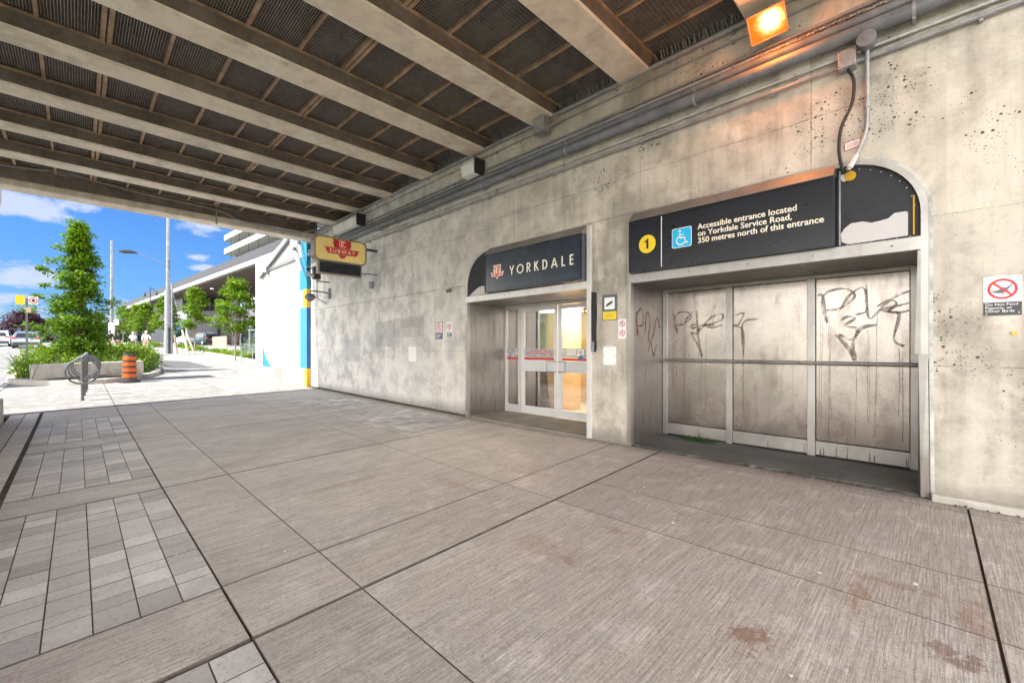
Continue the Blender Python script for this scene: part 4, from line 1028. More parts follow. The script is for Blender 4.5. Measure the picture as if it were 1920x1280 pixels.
tagstroke(P, [(0, .10), (.06, .14), (.13, .12), (.11, .02), (.17, -.30), (.12, -.16), (.02, .02), (.12, .0), (.16, .12), (.34, .12)], .026, -2.60, 1.50)
tagstroke(P, [(.0, .22), (.10, .24), (.04, .10), (-.02, .08), (.09, .02), (.10, -.30), (.08, .02), (.12, .14), (.27, .16)], .020, -1.99, 1.52)
word(-1.08, 1.50, 1.02)
tagstroke(P, [(-.72 + 0, .30), (-.62, .36), (-.56, .32), (-.62, .24), (-.54, .20), (-.58, -.06), (-.50, -.14)], .024, .18, 1.46)
tagstroke(P, [(0, .22), (.06, .26), (.13, .24), (.04, .16), (.15, .12), (.10, .0), (-.02, .06)], .026, -.86, 1.40)
tagstroke(P, [(-.05, .04), (.06, -.10), (.12, -.25), (.11, -.08), (.18, .10), (.32, .14)], .032, -.86, 1.42)
mb.build('graffiti', 'graffiti_ink', en)
mb = MB(); P = wallplane(mb, 0, 0, YP - .0003)
for x, zt in [(-2.84, 1.7), (-2.80, 1.6), (-2.69, 1.62), (-2.66, 1.7), (-2.47, 1.3), (-2.44, 1.24), (-2.37, 1.5), (-1.90, 1.3), (-1.89, 1.25), (-1.05, 1.7), (-1.03, 1.6), (-.97, 1.7), (-.95, 1.55), (-.72, 1.25), (-.62, 1.5), (-.60, 1.45), (-.54, 1.7), (-.36, 1.3), (-.33, 1.2)]:
    zl = rnd.uniform(.22, .55); pts = []; z = zt; xx = x
    while z > zl: pts.append((xx, z)); z -= .06; xx += rnd.uniform(-.003, .003)
    if len(pts) > 2: P.stroke(pts, rnd.uniform(.004, .007), .001, .0018)
mb.build('paint_drips', 'drip_ink', en)
mb = MB(); P = wallplane(mb, 0, 0, YP - .0135)
for xa in (-1.05, -1.02, -.60, -.56, -.30, -.285, -2.48, -2.45, -1.21, -.80, -.9, -1.6):
    P.stroke([(xa, .05), (xa + rnd.uniform(-.004, .004), .10), (xa + rnd.uniform(-.004, .004), .11 + rnd.uniform(.0, .08))], [.016, .010, .004], 0, .0008)
mb.build('rust_streaks', 'drip_ink', en)
mb = MB(); P = Plane(mb, (-3.0045, 5.4, 1.3), (0, 1, 0), (0, 0, 1))
tagstroke(P, [(0, .5), (.05, .2), (.02, .45), (.16, .55), (.2, .35), (.05, .3)], .03, 0, 0); tagstroke(P, [(.25, .2), (.3, .5), (.4, .4), (.35, .1), (.5, .2), (.6, .45), (.7, .3)], .028, 0, 0); tagstroke(P, [(.35, -.05), (.42, .1), (.5, -.1), (.6, .05)], .03, 0, 0)
mb.build('graffiti', 'drip_ink', en)
# arched black panel
mb = MB(); P = wallplane(mb, 0, 0, 5.25)
P.poly([(-.16, 2.29)] + offs(-.71, 2.50, .545, 0, 90, 12) + [(-.76, 3.045), (-.76, 2.29)], -.05, -.01)
mb.build('quarter_panel', 'film_black', en)
mb = MB(); P = wallplane(mb, 0, 0, 5.25)
P.poly([(-.73, 2.41), (-.70, 2.46), (-.65, 2.50), (-.56, 2.50), (-.50, 2.475), (-.44, 2.48), (-.38, 2.49), (-.335, 2.53), (-.26, 2.53), (-.245, 2.52), (-.245, 2.31), (-.66, 2.30), (-.72, 2.33)], -.009, -.006)
mb.build('torn_film', 'film_torn', en)
mb = MB(); P = wallplane(mb, 0, 0, 5.25); P.poly([(-.742, 2.30)] + [(-.742, 3.02)] + [(-.73, 3.02), (-.73, 2.30)], -.009, 0)
for k in range(9):
    a = R(8 + 78 * k / 8); P.disc(-.71 + .515 * math.cos(a), 2.50 + .515 * math.sin(a), .006, -.009, 0, 8)
for k in range(6): P.disc(-.68 + k * .09, 2.30, .005, -.009, 0, 8)
mb.build('fastening', 'galvanised', en)
MB().box(-.212, -.200, 5.248, 5.262, 2.31, 2.66).build('gold_strip', 'mural_yellow', en)
mb = MB(); P = wallplane(mb, 0, 0, 5.25); P.disc(-.655, 2.955, .045, -.009, .004, 20); mb.build('yellow_ring', 'mural_yellow', en)
mb = MB(); P = wallplane(mb, 0, 0, 5.25); P.disc(-.70, 2.955, .030, -.009, .002, 12, .042); mb.build('sealant', 'film_torn', en)
# direction sign
sg = thing('direction_sign', (-1.85, 5.12, 2.6), 'long black sign with white writing about the accessible entrance', 'sign')
signbox(sg, -2.945, -.765)
text('lettering', 'Accessible entrance located\non Yorkdale Service Road,\n350 metres north of this entrance', .088, 'cream_letter', sg, (-2.055, 5.1185, 2.688), WR, .0015, .0014, sx=1.0)
mb = MB(); P = wallplane(mb, 0, 0, 5.12); P.rect(-2.505, -2.495, 2.31, 2.935, .0008, .002); mb.build('divider', 'cream_letter', sg)
mb = MB(); P = wallplane(mb, 0, 0, 5.12); P.disc(-2.69, 2.625, .115, .0008, .003, 36); mb.build('line_number_disc', 'sign_yellow', sg)
mb = MB(); P = wallplane(mb, 0, 0, 5.12); P.poly([(-2.700, 2.565), (-2.672, 2.565), (-2.672, 2.690), (-2.692, 2.690), (-2.700, 2.672), (-2.728, 2.664), (-2.728, 2.646), (-2.700, 2.650)], .0032, .0042); mb.build('line_number', 'sign_black', sg)
def rrect(x0, x1, z0, z1, r, n=5):
    o = []
    for cx, cz, a in ((x1 - r, z1 - r, 0), (x0 + r, z1 - r, 90), (x0 + r, z0 + r, 180), (x1 - r, z0 + r, 270)): o += arcpts(cx, cz, r, a, a + 90, n)
    return o
mb = MB(); P = wallplane(mb, 0, 0, 5.12); P.poly(rrect(-2.365, -2.125, 2.51, 2.745, .022), .0008, .002); mb.build('symbol_border', 'sign_white', sg)
mb = MB(); P = wallplane(mb, 0, 0, 5.12); P.poly(rrect(-2.357, -2.133, 2.518, 2.737, .018), .0022, .0032); mb.build('symbol_field', 'sign_cyan', sg)
mb = MB(); P = wallplane(mb, 0, 0, 5.12); wx, wz = -2.255, 2.595
P.ring(wx, wz, .052, .014, .0034, .0045, 24, 95, 355); P.disc(wx - .012, wz + .112, .014, .0034, .0045, 14)
P.stroke([(wx - .012, wz + .090), (wx - .008, wz + .030), (wx + .045, wz + .028), (wx + .062, wz - .035), (wx + .085, wz - .028)], .016, .0034, .0045)
P.stroke([(wx - .010, wz + .064), (wx + .036, wz + .064)], .012, .0034, .0045)
mb.build('wheelchair_symbol', 'sign_white', sg)
# ------------------------------------------------------------------ things on the wall
def small_sign(name, x0, x1, z0, z1, lbl, cat='sign', y=5.243, back='sign_white'):
    e = thing(name, ((x0 + x1) / 2, y, z0), lbl, cat)
    mb = MB(); P = wallplane(mb, 0, 0, 5.249); P.poly(rrect(x0, x1, z0, z1, .006, 3), 0, .004); mb.build('plate', back, e)
    return e
def nobird(e, cx, cz, r, bird=True, Y=5.2445):
    mb = MB(); P = wallplane(mb, 0, 0, Y)
    if bird:
        P.poly([(cx - r * .72, cz - r * .30), (cx - r * .60, cz - r * .16), (cx - r * .30, cz - r * .12), (cx + r * .05, cz + r * .16), (cx + r * .25, cz + r * .10), (cx + r * .72, cz + r * .52), (cx + r * .30, cz - r * .22), (cx + r * .05, cz - r * .42), (cx - r * .35, cz - r * .40)], 0, .001)
        P.stroke([(cx + .02 * r, cz - .4 * r), (cx + .05 * r, cz - .58 * r), (cx + .18 * r, cz - .56 * r)], r * .05, 0, .001)
    else:
        P.stroke([(cx - r * .35, cz - r * .4), (cx + r * .1, cz), (cx - .1 * r, cz + r * .5)], r * .2, 0, .001); P.disc(cx + .2 * r, cz + .35 * r, .14 * r, 0, .001, 10)
    mb.build('pictogram', 'sign_slate', e)
    mb = MB(); P = wallplane(mb, 0, 0, Y - .0012); P.ring(cx, cz, r * .9, r * .2, 0, .001, 32); k = r * .62; P.stroke([(cx - k, cz + k), (cx + k, cz - k)], r * .17, .0002, .0012)
    mb.build('red_ring', 'sign_red', e)
e = small_sign('bird_feeding_sign', .213, .418, 1.565, 1.88, 'sign with red crossed-out bird on the right end of the wall')
nobird(e, .316, 1.777, .082)
mb = MB(); P = wallplane(mb, 0, 0, 5.2448); P.rect(.213, .418, 1.565, 1.672, 0, .0008); mb.build('text_panel', 'sign_black', e)
text('lettering', 'Do Not Feed\nPigeons, or\nOther Birds', .029, 'sign_white', e, (.222, 5.2435, 1.644), WR, .0004, 0, sx=1.12)
mb = MB(); P = wallplane(mb, 0, 0, 5.244)
for x, z in ((.23, 1.867), (.40, 1.867), (.228, 1.575), (.402, 1.585)): P.disc(x, z, .006, 0, .003, 10)
mb.build('screw', 'galvanised', e)
for (x0, x1, z0, z1, lb) in ((-7.49, -7.24, 1.49, 1.84, 'larger crossed-out pictogram sign with dark caption left of the glass entrance'), (-7.10, -6.92, 1.52, 1.83, 'smaller pale crossed-out pictogram sign nearest the glass entrance')):
    e = small_sign('prohibition_sign', x0, x1, z0, z1, lb, back='sign_slate' if x0 < -7.2 else 'sign_white')
    mb = MB(); P = wallplane(mb, 0, 0, 5.2448); P.rect(x0 + .015, x1 - .015, z0 + (z1 - z0) * .38, z1 - .015, 0, .0008); mb.build('field', 'sign_white', e)
    nobird(e, (x0 + x1) / 2, z0 + (z1 - z0) * .67, (x1 - x0) * .36, False, 5.243)
    mb = MB(); P = wallplane(mb, 0, 0, 5.2448); P.rect(x0 + .01, x1 - .01, z0 + .01, z0 + (z1 - z0) * .34, -.0002, .0006); mb.build('caption_panel', 'sign_slate', e)
    mb = MB(); P = wallplane(mb, 0, 0, 5.2438)
    for k in range(3): P.rect(x0 + .025, x0 + (x1 - x0) * (.6 + .1 * k), z0 + .03 + k * .028, z0 + .04 + k * .028, 0, .0006)
    mb.build('caption', 'sign_white', e)
for (x0, x1, z0, z1, lb) in ((-8.53, -8.21, 1.01, 1.34, 'white blank cover plate screwed to the wall left of the glass entrance'), (-3.425, -3.22, 1.07, 1.33, 'white blank cover plate on the concrete pier between the entrances')):
    e = small_sign('cover_plate', x0, x1, z0, z1, lb, 'plate', back='white_paint')
    mb = MB(); P = wallplane(mb, 0, 0, 5.245)
    for x in (x0 + .012, x1 - .012):
        for z in (z0 + .012, (z0 + z1) / 2, z1 - .012): P.disc(x, z, .006, 0, .003, 8)
    mb.build('screw', 'dark_metal', e)
e = small_sign('camera_notice', -3.445, -3.20, 1.69, 2.05, 'grey and yellow sign with a camera pictogram on the pier between entrances', back='sign_slate')
mb = MB(); P = wallplane(mb, 0, 0, 5.2448); P.poly(rrect(-3.405, -3.24, 1.845, 2.01, .012), 0, .0008); mb.build('pictogram_field', 'sign_white', e)
mb = MB(); P = wallplane(mb, 0, 0, 5.2448); P.rect(-3.432, -3.213, 1.70, 1.815, 0, .0008); mb.build('caption_panel', 'sign_yellow', e)
mb = MB(); P = wallplane(mb, 0, 0, 5.2435); P.stroke([(-3.37, 1.90), (-3.28, 1.945)], .035, 0, .001); P.stroke([(-3.385, 1.885), (-3.27, 1.955)], .012, 0, .001)
for k in range(3): P.rect(-3.40, -3.27 + k * .01, 1.73 + k * .02, 1.733 + k * .02, 0, .0008)
mb.build('camera_pictogram', 'sign_slate', e)
e = small_sign('prohibition_sign', -3.185, -3.06, 1.43, 1.70, 'narrow white sign with two red crossed circles beside the steel jamb')
nobird(e, -3.122, 1.635, .042, False); nobird(e, -3.122, 1.51, .042, False)
e = thing('seal_strip', (-3.57, 5.24, 1.7), 'black rubber strip hanging beside the glass entrance post', 'strip')
mb = MB(); P = wallplane(mb, 0, 0, 5.249); P.poly([(-3.60, 1.27), (-3.55, 1.25), (-3.535, 1.30), (-3.545, 1.5), (-3.53, 1.8), (-3.54, 2.10), (-3.605, 2.11)], 0, .03); mb.build('rubber', 'black_rubber', e)
mb = MB(); P = wallplane(mb, 0, 0, 5.249); P.poly([(-3.60, 1.26), (-3.56, 1.26), (-3.56, 1.40), (-3.60, 1.39)], .031, .036); mb.build('latch', 'galvanised', e)
tag(MB().box(-7.08, -6.94, 5.21, 5.249, 2.42, 2.475).build('anchor_block', 'bark', bevel=.004), 'small dark block fixed to the wall left of the arch', 'block')
e = thing('wall_socket', (.375, 5.24, 1.41), 'small brass square socket low right of the bird sign', 'socket')
mb = MB(); P = wallplane(mb, 0, 0, 5.249); P.poly(rrect(.365, .395, 1.405, 1.435, .005, 3), 0, .008); mb.build('plate', 'logo_gold', e)
# ------------------------------------------------------------------ subway box sign
sg = thing('subway_sign', (-9.95, 4.3, 3.5), 'yellow projecting subway sign with red winged emblem', 'sign')
SX = -9.88; Y0, Y1, Z0, Z1 = 3.70, 4.92, 3.27, 3.83
def splane(mb, d=0.0): return Plane(mb, (SX + d, 0, 0), (0, 1, 0), (0, 0, 1))
def rr(y0, y1, z0, z1, r): return rrect(y0, y1, z0, z1, r, 7)
mb = MB(); splane(mb).poly(rr(Y0, Y1, Z0, Z1, .13), -.20, 0); mb.build('cabinet', 'bronze_frame', sg)
mb = MB(); q = rr(Y0 + .014, Y1 - .014, Z0 + .014, Z1 - .014, .12); splane(mb).stroke(q, .028, .0, .014, closed=True); mb.build('rim', 'bronze_frame', sg)
mb = MB(); splane(mb).poly(rr(Y0 + .03, Y1 - .03, Z0 + .03, Z1 - .03, .11), .001, .006); mb.build('face', 'lightbox_face', sg)
cy, cz, s = 4.33, 3.56, .42
def L2(pts, sc=1.0): return [(cy + a * s * sc, cz + b * s * sc) for a, b in pts]
wing = [(-1, .10), (-.44, .10), (-.56, .40), (-.46, .34), (-.52, .58), (.52, .58), (.46, .34), (.56, .40), (.44, .10), (1, .10), (.80, -.26), (.24, -.26), (.12, -.42), (0, -.45), (-.12, -.42), (-.24, -.26), (-.80, -.26)]
mb = MB(); splane(mb).poly(L2(wing), .0065, .008); mb.build('emblem_outline', 'logo_maroon', sg)
mb = MB(); P = splane(mb); P.poly(L2([(-.54, .36), (-.47, .32), (-.50, .12), (-.44, .115)]), .0083, .0093)
P.poly(L2([(.54, .36), (.47, .32), (.42, .115), (.50, .12)]), .0083, .0093)
P.stroke(L2([(-.97, .085), (.97, .085), (.79, -.245), (-.79, -.245)]), .012, .0083, .0093, closed=True); P.stroke(L2([(-.49, .56), (.49, .56)]), .010, .0083, .0093)
mb.build('emblem_gold', 'logo_gold', sg)
mb = MB(); P = splane(mb); P.poly(L2([(-.945, .065), (.945, .065), (.775, -.225), (-.775, -.225)]), .0096, .0106); P.poly(L2([(-.46, .535), (.46, .535), (.34, .11), (-.34, .11)]), .0096, .0106)
P.poly(L2([(-.20, -.28), (.20, -.28), (.10, -.39), (0, -.42), (-.10, -.39)]), .0096, .0106)
mb.build('emblem_red', 'sign_red', sg)
mb = MB(); P = splane(mb); k = .0110
P.stroke(L2([(-.20, .48), (.06, .48), (.10, .44)]), .016, k, k + .001); P.stroke(L2([(-.05, .48), (-.05, .20), (.0, .14)]), .018, k, k + .001)
P.stroke(L2([(.19, .42), (.12, .46), (.04, .42), (.02, .32), (.05, .22), (.14, .19), (.20, .24)]), .015, k, k + .001); P.stroke(L2([(-.12, .38), (-.18, .32), (-.16, .22), (-.08, .20)]), .013, k, k + .001)
mb.build('monogram', 'cream_letter', sg)
text('lettering', 'SUBWAY', .105, 'cream_letter', sg, (SX + .0115, cy, cz - .070), (R(90), 0, R(90)), .0006, .0010, 'CENTER', 1.15, 1.38)
mb = MB(); P = splane(mb); P.rect(3.84, 4.80, 3.02, 3.255, -.16, -.06); mb.build('lower_panel', 'sign_black', sg)
mb = MB(); P = splane(mb); P.rect(3.80, 3.839, 2.99, 3.31, -.17, -.045); P.rect(4.801, 4.825, 2.99, 3.27, -.17, -.045); P.rect(3.84, 4.80, 2.99, 3.019, -.17, -.05); mb.build('lower_frame', 'bronze_frame', sg)
mb = MB().beam((SX - .1, 4.9, 3.7), (SX - .1, 5.25, 3.7), .05, .05); mb.beam((SX - .1, 4.8, 3.1), (SX - .1, 5.25, 3.12), .02, .02); mb.build('arm', 'dark_metal', sg)
# cameras by the sign
e = thing('security_camera', (-12.9, 4.75, 3.35), 'white security camera below the left end of the subway sign', 'camera')
mb = MB().tube([(-12.95, 4.72, 3.60), (-12.70, 4.60, 3.53)], .06, 12); mb.build('body', 'white_paint', e)
mb = MB().tube([(-12.70, 4.60, 3.53), (-12.68, 4.59, 3.524)], .052, 12); mb.build('lens', 'black_rubber', e)
mb = MB().tube([(-12.95, 4.85, 3.38), (-12.75, 4.62, 3.40)], .055, 12); mb.build('second_body', 'pipe_light', e)
mb = MB().box(-13.0, -12.85, 4.80, 5.0, 3.3, 3.66); mb.tube([(-12.9, 4.9, 3.25), (-12.9, 5.25, 3.25)], .018, 8); mb.tube([(-12.92, 4.92, 3.4), (-12.92, 4.92, 2.75), (-12.92, 5.2, 2.62)], .012, 6); mb.build('mount', 'dark_metal', e)
e = thing('dome_camera', (-12.7, 4.7, 2.8), 'dark dome camera on a curved arm low on the far wall', 'camera')
mb = MB().tube(bez([(-12.8, 5.24, 2.90), (-12.85, 5.0, 2.94), (-12.9, 4.75, 2.94), (-12.9, 4.72, 2.86)], 16), .022, 8); mb.build('arm', 'pipe_grey', e, smooth=True)
MB().tube([(-12.8, 5.225, 2.75), (-12.8, 5.249, 2.75)], .001, 4).box(-12.86, -12.74, 5.20, 5.248, 2.76, 3.06).build('mount', 'pipe_grey', e, bevel=.01)
MB().lathe([(.02, .14), (.10, .12), (.15, .05), (.155, 0), (.10, -.03), (.08, -.075), (.03, -.10)], (-12.9, 4.72, 2.74), 18).build('dome', 'pipe_grey', e, smooth=True)
e = thing('wall_sensor', (-10.2, 5.2, 2.95), 'small grey box on the wall below the right end of the subway sign', 'box')
MB().box(-10.25, -10.13, 5.17, 5.249, 2.80, 2.97).build('housing', 'pipe_grey', e, bevel=.006)
# ------------------------------------------------------------------ mural wing wall
mw = thing('mural_wall', (-17, 5.13, 0), 'white painted wing wall with blue and yellow stripe at its end', 'wall')
mb = MB(); P = Plane(mb, (0, 5.45, 0), (1, 0, 0), (0, 0, 1))
P.poly([(-18.84, -.3), (-14.301, -.3), (-14.301, 5.6), (-15.2, 5.35), (-18.2, 4.76), (-18.84, 4.84)], 0, .32)
mb.build('wall_face', 'mural_white', mw)
mb = MB().hexa([(-19.8, 5.10, -.3), (-18.842, 5.10, -.3), (-18.842, 5.5, -.3), (-19.8, 5.5, -.3), (-19.8, 5.10, 4.87), (-18.842, 5.10, 4.84), (-18.842, 5.5, 4.84), (-19.8, 5.5, 4.87)])
mb.build('end_post', 'mural_white', mw, bevel=.01)
def mshape(name, pts, mat, y=5.129, t=.0025):
    mb = MB(); P = wallplane(mb, 0, 0, y); P.poly(pts, 0, t); return mb.build(name, mat, mw)
mshape('teal_stripe', [(-14.90, 3.18), (-14.302, 3.18), (-14.302, 4.9), (-14.90, 4.85)], 'mural_teal')
mshape('yellow_stripe', [(-14.62, 2.60), (-14.302, 2.60), (-14.302, 3.179), (-14.62, 3.179)], 'mural_yellow')
mshape('blue_stripe', [(-14.88, .667), (-14.302, .667), (-14.302, 2.599), (-14.88, 2.599)], 'mural_light_blue')
mshape('yellow_foot', [(-14.50, .05), (-14.302, .05), (-14.302, .666), (-14.50, .666)], 'mural_yellow')
mshape('teal_corner', [(-18.835, 1.31), (-18.835, .60), (-17.75, .60), (-18.1, .72), (-18.5, .95)], 'mural_teal')
mshape('pink_shape', [(-17.6, .55), (-16.75, .63), (-16.6, .13), (-17.4, .15)], 'mural_pink')
mb = MB()
for z0, z1, mm in ((.05, .666, 1), (.667, 2.599, 0), (2.60, 3.179, 1), (3.18, 4.6, 2)):
    mb.cur = mm; mb.box(-14.3005, -14.296, 5.131, 5.2485, z0, z1)
mb.build('edge_stripe', ['mural_blue', 'mural_yellow', 'mural_teal'], mw)
o = MB().beam((-19.1, 5.06, 4.12), (-15.8, 5.06, 5.06), .08, .16, up=(0, 0, 1)).build('steel_channel', 'galvanised'); tag(o, 'slanting grey steel channel fixed across the top of the mural wall', 'beam')
e = thing('conduit_pair', (-18.1, 5.08, 4.27), 'pair of thin conduits with a grey box on the mural wall', 'conduit')
mb = MB()
for z in (4.24, 4.31): mb.tube([(-18.1, 5.09, z), (-15.2, 5.09, z)], .02, 8)
mb.build('pipe', 'galvanised', e, smooth=True)
MB().box(-18.3, -18.05, 5.0, 5.13, 4.16, 4.40).build('box', 'galvanised', e, bevel=.008)
e = thing('white_conduits', (-14.8, 5.0, 4.4), 'two slanting white pipes with black couplings beside the blue stripe', 'conduit')
mb = MB().tube([(-15.3, 5.0, 4.85), (-14.3, 4.95, 3.72)], .045, 10); mb.tube([(-14.75, 5.02, 4.85), (-14.35, 4.98, 4.15)], .04, 10); mb.build('pipe', 'white_paint', e, smooth=True)
mb = MB().tube([(-15.04, 4.99, 4.56), (-14.92, 4.984, 4.42)], .058, 10); mb.tube([(-14.68, 5.014, 4.73), (-14.6, 5.005, 4.59)], .053, 10); mb.build('coupling', 'black_rubber', e, smooth=True)
# cable along the outer edge beam
tag(MB().tube(bez([(-13.75, -4, 5.10), (-13.72, -1.2, 5.06), (-13.78, -.2, 5.17), (-13.76, 1.0, 5.05), (-13.76, 2.6, 4.98), (-13.76, 3.2, 4.82), (-13.76, 4.2, 4.74), (-13.76, 4.7, 4.78), (-13.5, 5.1, 4.88)], 48), .018, 6).build('fascia_cable', 'galvanised', smooth=True), 'thin cable sagging along the far edge beam of the bridge', 'cable')
mb = MB().beam((-13.76, 2.62, 4.60), (-13.76, 2.62, 5.02), .03, .03); tag(mb.build('cable_bracket', 'galvanised'), 'short grey hanger on the far edge beam above the sky', 'bracket')

# ------------------------------------------------------------------ planter island
def gpt(x, y, dz=0): return (x, y, G(x, y) + dz)
kern = [(-33, -1.50), (-25, -1.66), (-23.3, -1.72), (-22.0, -1.62), (-21.1, -1.28), (-20.4, -.75), (-20.0, -.1), (-20.0, .55), (-20.4, 1.15), (-21.1, 1.62), (-22.2, 2.12), (-24, 2.55), (-28, 2.9), (-33, 3.0), (-38, 2.3), (-40, 1.0), (-38.5, -.8)]
kp = [(p.x, p.y) for p in bez([Vector((a, b, 0)) for a, b in kern] + [Vector((kern[0][0], kern[0][1], 0))], 17 * 5)][:-1]
pl = thing('planter_island', (-27, .6, 0), 'raised kerbed planting island with concrete bench wall on the pavement', 'planter')
cx0, cy0 = -28, .6
def shr(p, w_):
    d = Vector((cx0 - p[0], cy0 - p[1])); d.x *= .35; d.normalize(); return (p[0] + d.x * w_, p[1] + d.y * w_)
mb = MB(); k = len(kp); inn = [shr(p, .22) for p in kp]
for i in range(k):
    j = (i + 1) % k; a, b, c, d = kp[i], kp[j], inn[j], inn[i]
    mb.quad(gpt(*a, -.1), gpt(*b, -.1), gpt(*b, .15), gpt(*a, .15)); mb.quad(gpt(*a, .15), gpt(*b, .15), gpt(*c, .16), gpt(*d, .16)); mb.quad(gpt(*d, .16), gpt(*c, .16), gpt(*c, -.1), gpt(*d, -.1))
mb.build('kerb', 'kerb_concrete', pl)
mb = MB()
for i in range(k):
    j = (i + 1) % k; mb.quad(gpt(*inn[i], .10), gpt(*inn[j], .10), gpt(cx0, cy0, .35))
mb.build('soil_bed', 'soil', pl)
mb = MB(); a = Vector((-21.55, -1.05)); b = Vector((-22.35, 1.85)); dd = (b - a).normalized(); nn_ = Vector((-dd.y, dd.x)) * .38
if nn_.x > 0: nn_ = -nn_
q = [a, b, b + nn_, a + nn_]
mb.hexa([gpt(p.x, p.y, .10) for p in q] + [gpt(p.x, p.y, .62) for p in q]); mb.build('bench_wall', 'kerb_concrete', pl, bevel=.015)
# foliage helpers
def leaves(mb, c, rad, n, size, flat=.6, up=.3, rr=None, elong=1.6):
    rr = rr or rnd
    for _ in range(n):
        while True:
            p = Vector((rr.uniform(-1, 1), rr.uniform(-1, 1), rr.uniform(-1, 1)))
            if .25 < p.length < 1: break
        p = Vector((c[0] + p.x * rad[0], c[1] + p.y * rad[1], c[2] + p.z * rad[2]))
        d = Vector((rr.gauss(0, 1), rr.gauss(0, 1), rr.gauss(0, flat))).normalized()
        nn = Vector((rr.gauss(0, .6), rr.gauss(0, .6), 1)).normalized(); s_ = d.cross(nn).normalized()
        L_ = size * rr.uniform(.6, 1.3) * elong; W_ = L_ * .42 / (elong / 1.6)
        mb.quad(p, p + d * L_ * .5 + s_ * W_ * .5, p + d * L_ - Vector((0, 0, L_ * .12)), p + d * L_ * .5 - s_ * W_ * .5)
def trunk(mb, base, top, r0, r1, limbs, rr):
    base = Vector(base); top = Vector(top); pts = [base.lerp(top, t) + Vector((rr.uniform(-1, 1), rr.uniform(-1, 1), 0)) * r0 * .6 * (0 < t < 1) for t in (0, .25, .5, .75, 1)]
    mb.tube(pts, [r0 + (r1 - r0) * t for t in (0, .25, .5, .75, 1)], 8)
    for c in limbs:
        t = rr.uniform(.15, .85); p = base.lerp(top, t); c = Vector(c)
        if c.z < p.z: p = base.lerp(top, max(.1, t * .4))
        m_ = p.lerp(c, .5) + Vector((0, 0, (c - p).length * .10)); rb = (r0 + (r1 - r0) * t) * .38
        mb.tube([p, m_, c], [rb, rb * .6, rb * .2], 5)
def make_tree(name, x, y, z0, lbl, cat, prof, H_, ncl, leafn, lsize, mat, tr=.09, seed=1, group=None, base=0.0, bark='bark', clr=(.32, .32, .22), loc=None, power=.5, spr=(.55, 1.0), extra=()):
    """prof: list of (height fraction, radius)"""
    rr = random.Random(seed); e = thing(name, (x, y, z0), lbl, cat, group)
    def rad(h):
        for (a, ra), (b, rb) in zip(prof, prof[1:]):
            if a <= h <= b: return ra + (rb - ra) * (h - a) / (b - a)
        return 0
    cl = []
    for k in range(ncl):
        h = prof[0][0] + (prof[-1][0] - prof[0][0]) * (k + rr.random()) / ncl
        r = rad(h) * rr.uniform(*spr) ** power * rr.choice((1, 1, 1, .55)); a = rr.uniform(0, 6.283)
        cl.append((x + r * math.cos(a), y + r * math.sin(a), z0 + h * H_ + rr.uniform(-.05, .05)))
    cl += list(extra)
    mb = MB(); 
    for c in cl: s_ = rr.uniform(.6, 1.25); leaves(mb, c, (clr[0] * s_, clr[1] * s_, clr[2] * s_), leafn, lsize, rr=rr)
    mb.build('crown', mat, e)
    mb = MB(); trunk(mb, (x, y, z0 + base), (x + .05, y, z0 + H_ * .93), tr, tr * .2, cl[::max(1, len(cl) // 28)], rr); mb.build('trunk', bark, e, smooth=True)
    return e
# main tree
make_tree('planter_tree', -25.6, .06, G(-25.6, .06) + .25, 'tall bushy tree with pointed top growing from the planting island', 'tree',
          [(.10, .5), (.16, .85), (.28, .98), (.42, .82), (.55, .62), (.66, .46), (.76, .28), (.88, .16), (.96, .12), (1.0, .06)], 6.0, 200, 84, .095, 'leaf_tree', tr=.14, seed=9, clr=(.31, .31, .14), spr=(.2, 1.7), extra=((-26.2, -.95, 3.9), (-26.2, -1.15, 3.4), (-26, -.75, 4.4), (-26.1, -.2, 6.0), (-25.9, .0, 6.25), (-25.9, -.75, 4.9), (-26, -1.0, 4.55), (-25.8, .45, 5.2), (-26, -.5, 5.5), (-25.7, 1.15, 3.3), (-26, -1.35, 2.9), (-25.9, -1.3, 2.2)))
# shrubs in the island
srr = random.Random(11)
def inside(x, y, m=.25):
    c = False; n = len(kp)
    for i in range(n):
        (xa, ya), (xb, yb) = inn[i], inn[(i + 1) % n]
        if (ya > y) != (yb > y) and x < (xb - xa) * (y - ya) / (yb - ya) + xa: c = not c
    return c
mb = MB(); cnt = 0
while cnt < 560:
    x = srr.uniform(-38, -20.3); y = srr.uniform(-1.6, 3)
    if not inside(x, y): continue
    if -22.9 < x and abs(((Vector((x, y)) - a).dot(Vector((-dd.y, dd.x))))) < .0: continue
    dfront = (Vector((x, y)) - a).dot(nn_.normalized())
    if -1.05 < y < 1.85 and dfront < .46: continue
    cnt += 1; h = srr.uniform(.32, .85) + (.25 if x < -24 else 0) - (.2 if x > -21.4 else 0)
    leaves(mb, (x, y, G(x, y) + .1 + h * .55), (.36, .36, h * .5), 62, .095, flat=.8, rr=srr)
stuff(mb.build('shrubs', 'leaf_shrub')); o = bpy.data.objects['shrubs']; tag(o, 'mass of bright green leafy shrubs filling the planting island', 'shrubs')
mb = MB()
for _ in range(900):
    x = srr.uniform(-26, -20.6); y = srr.uniform(-1.5, 2.6)
    if not inside(x, y) or (-1.05 < y < 1.85 and (Vector((x, y)) - a).dot(nn_.normalized()) < .45): continue
    p = Vector(gpt(x, y, .15)); t = Vector((srr.uniform(-.5, .6), srr.uniform(-.5, .5), srr.uniform(.5, 1.0))); w_ = Vector((0, .008, 0))
    mb.quad(p - w_, p + w_, p + t * .6 + w_, p + t * .6 - w_); mb.quad(p + t * .6 - w_, p + t * .6 + w_, p + t + Vector((t.x * .3, t.y * .3, -.05)))
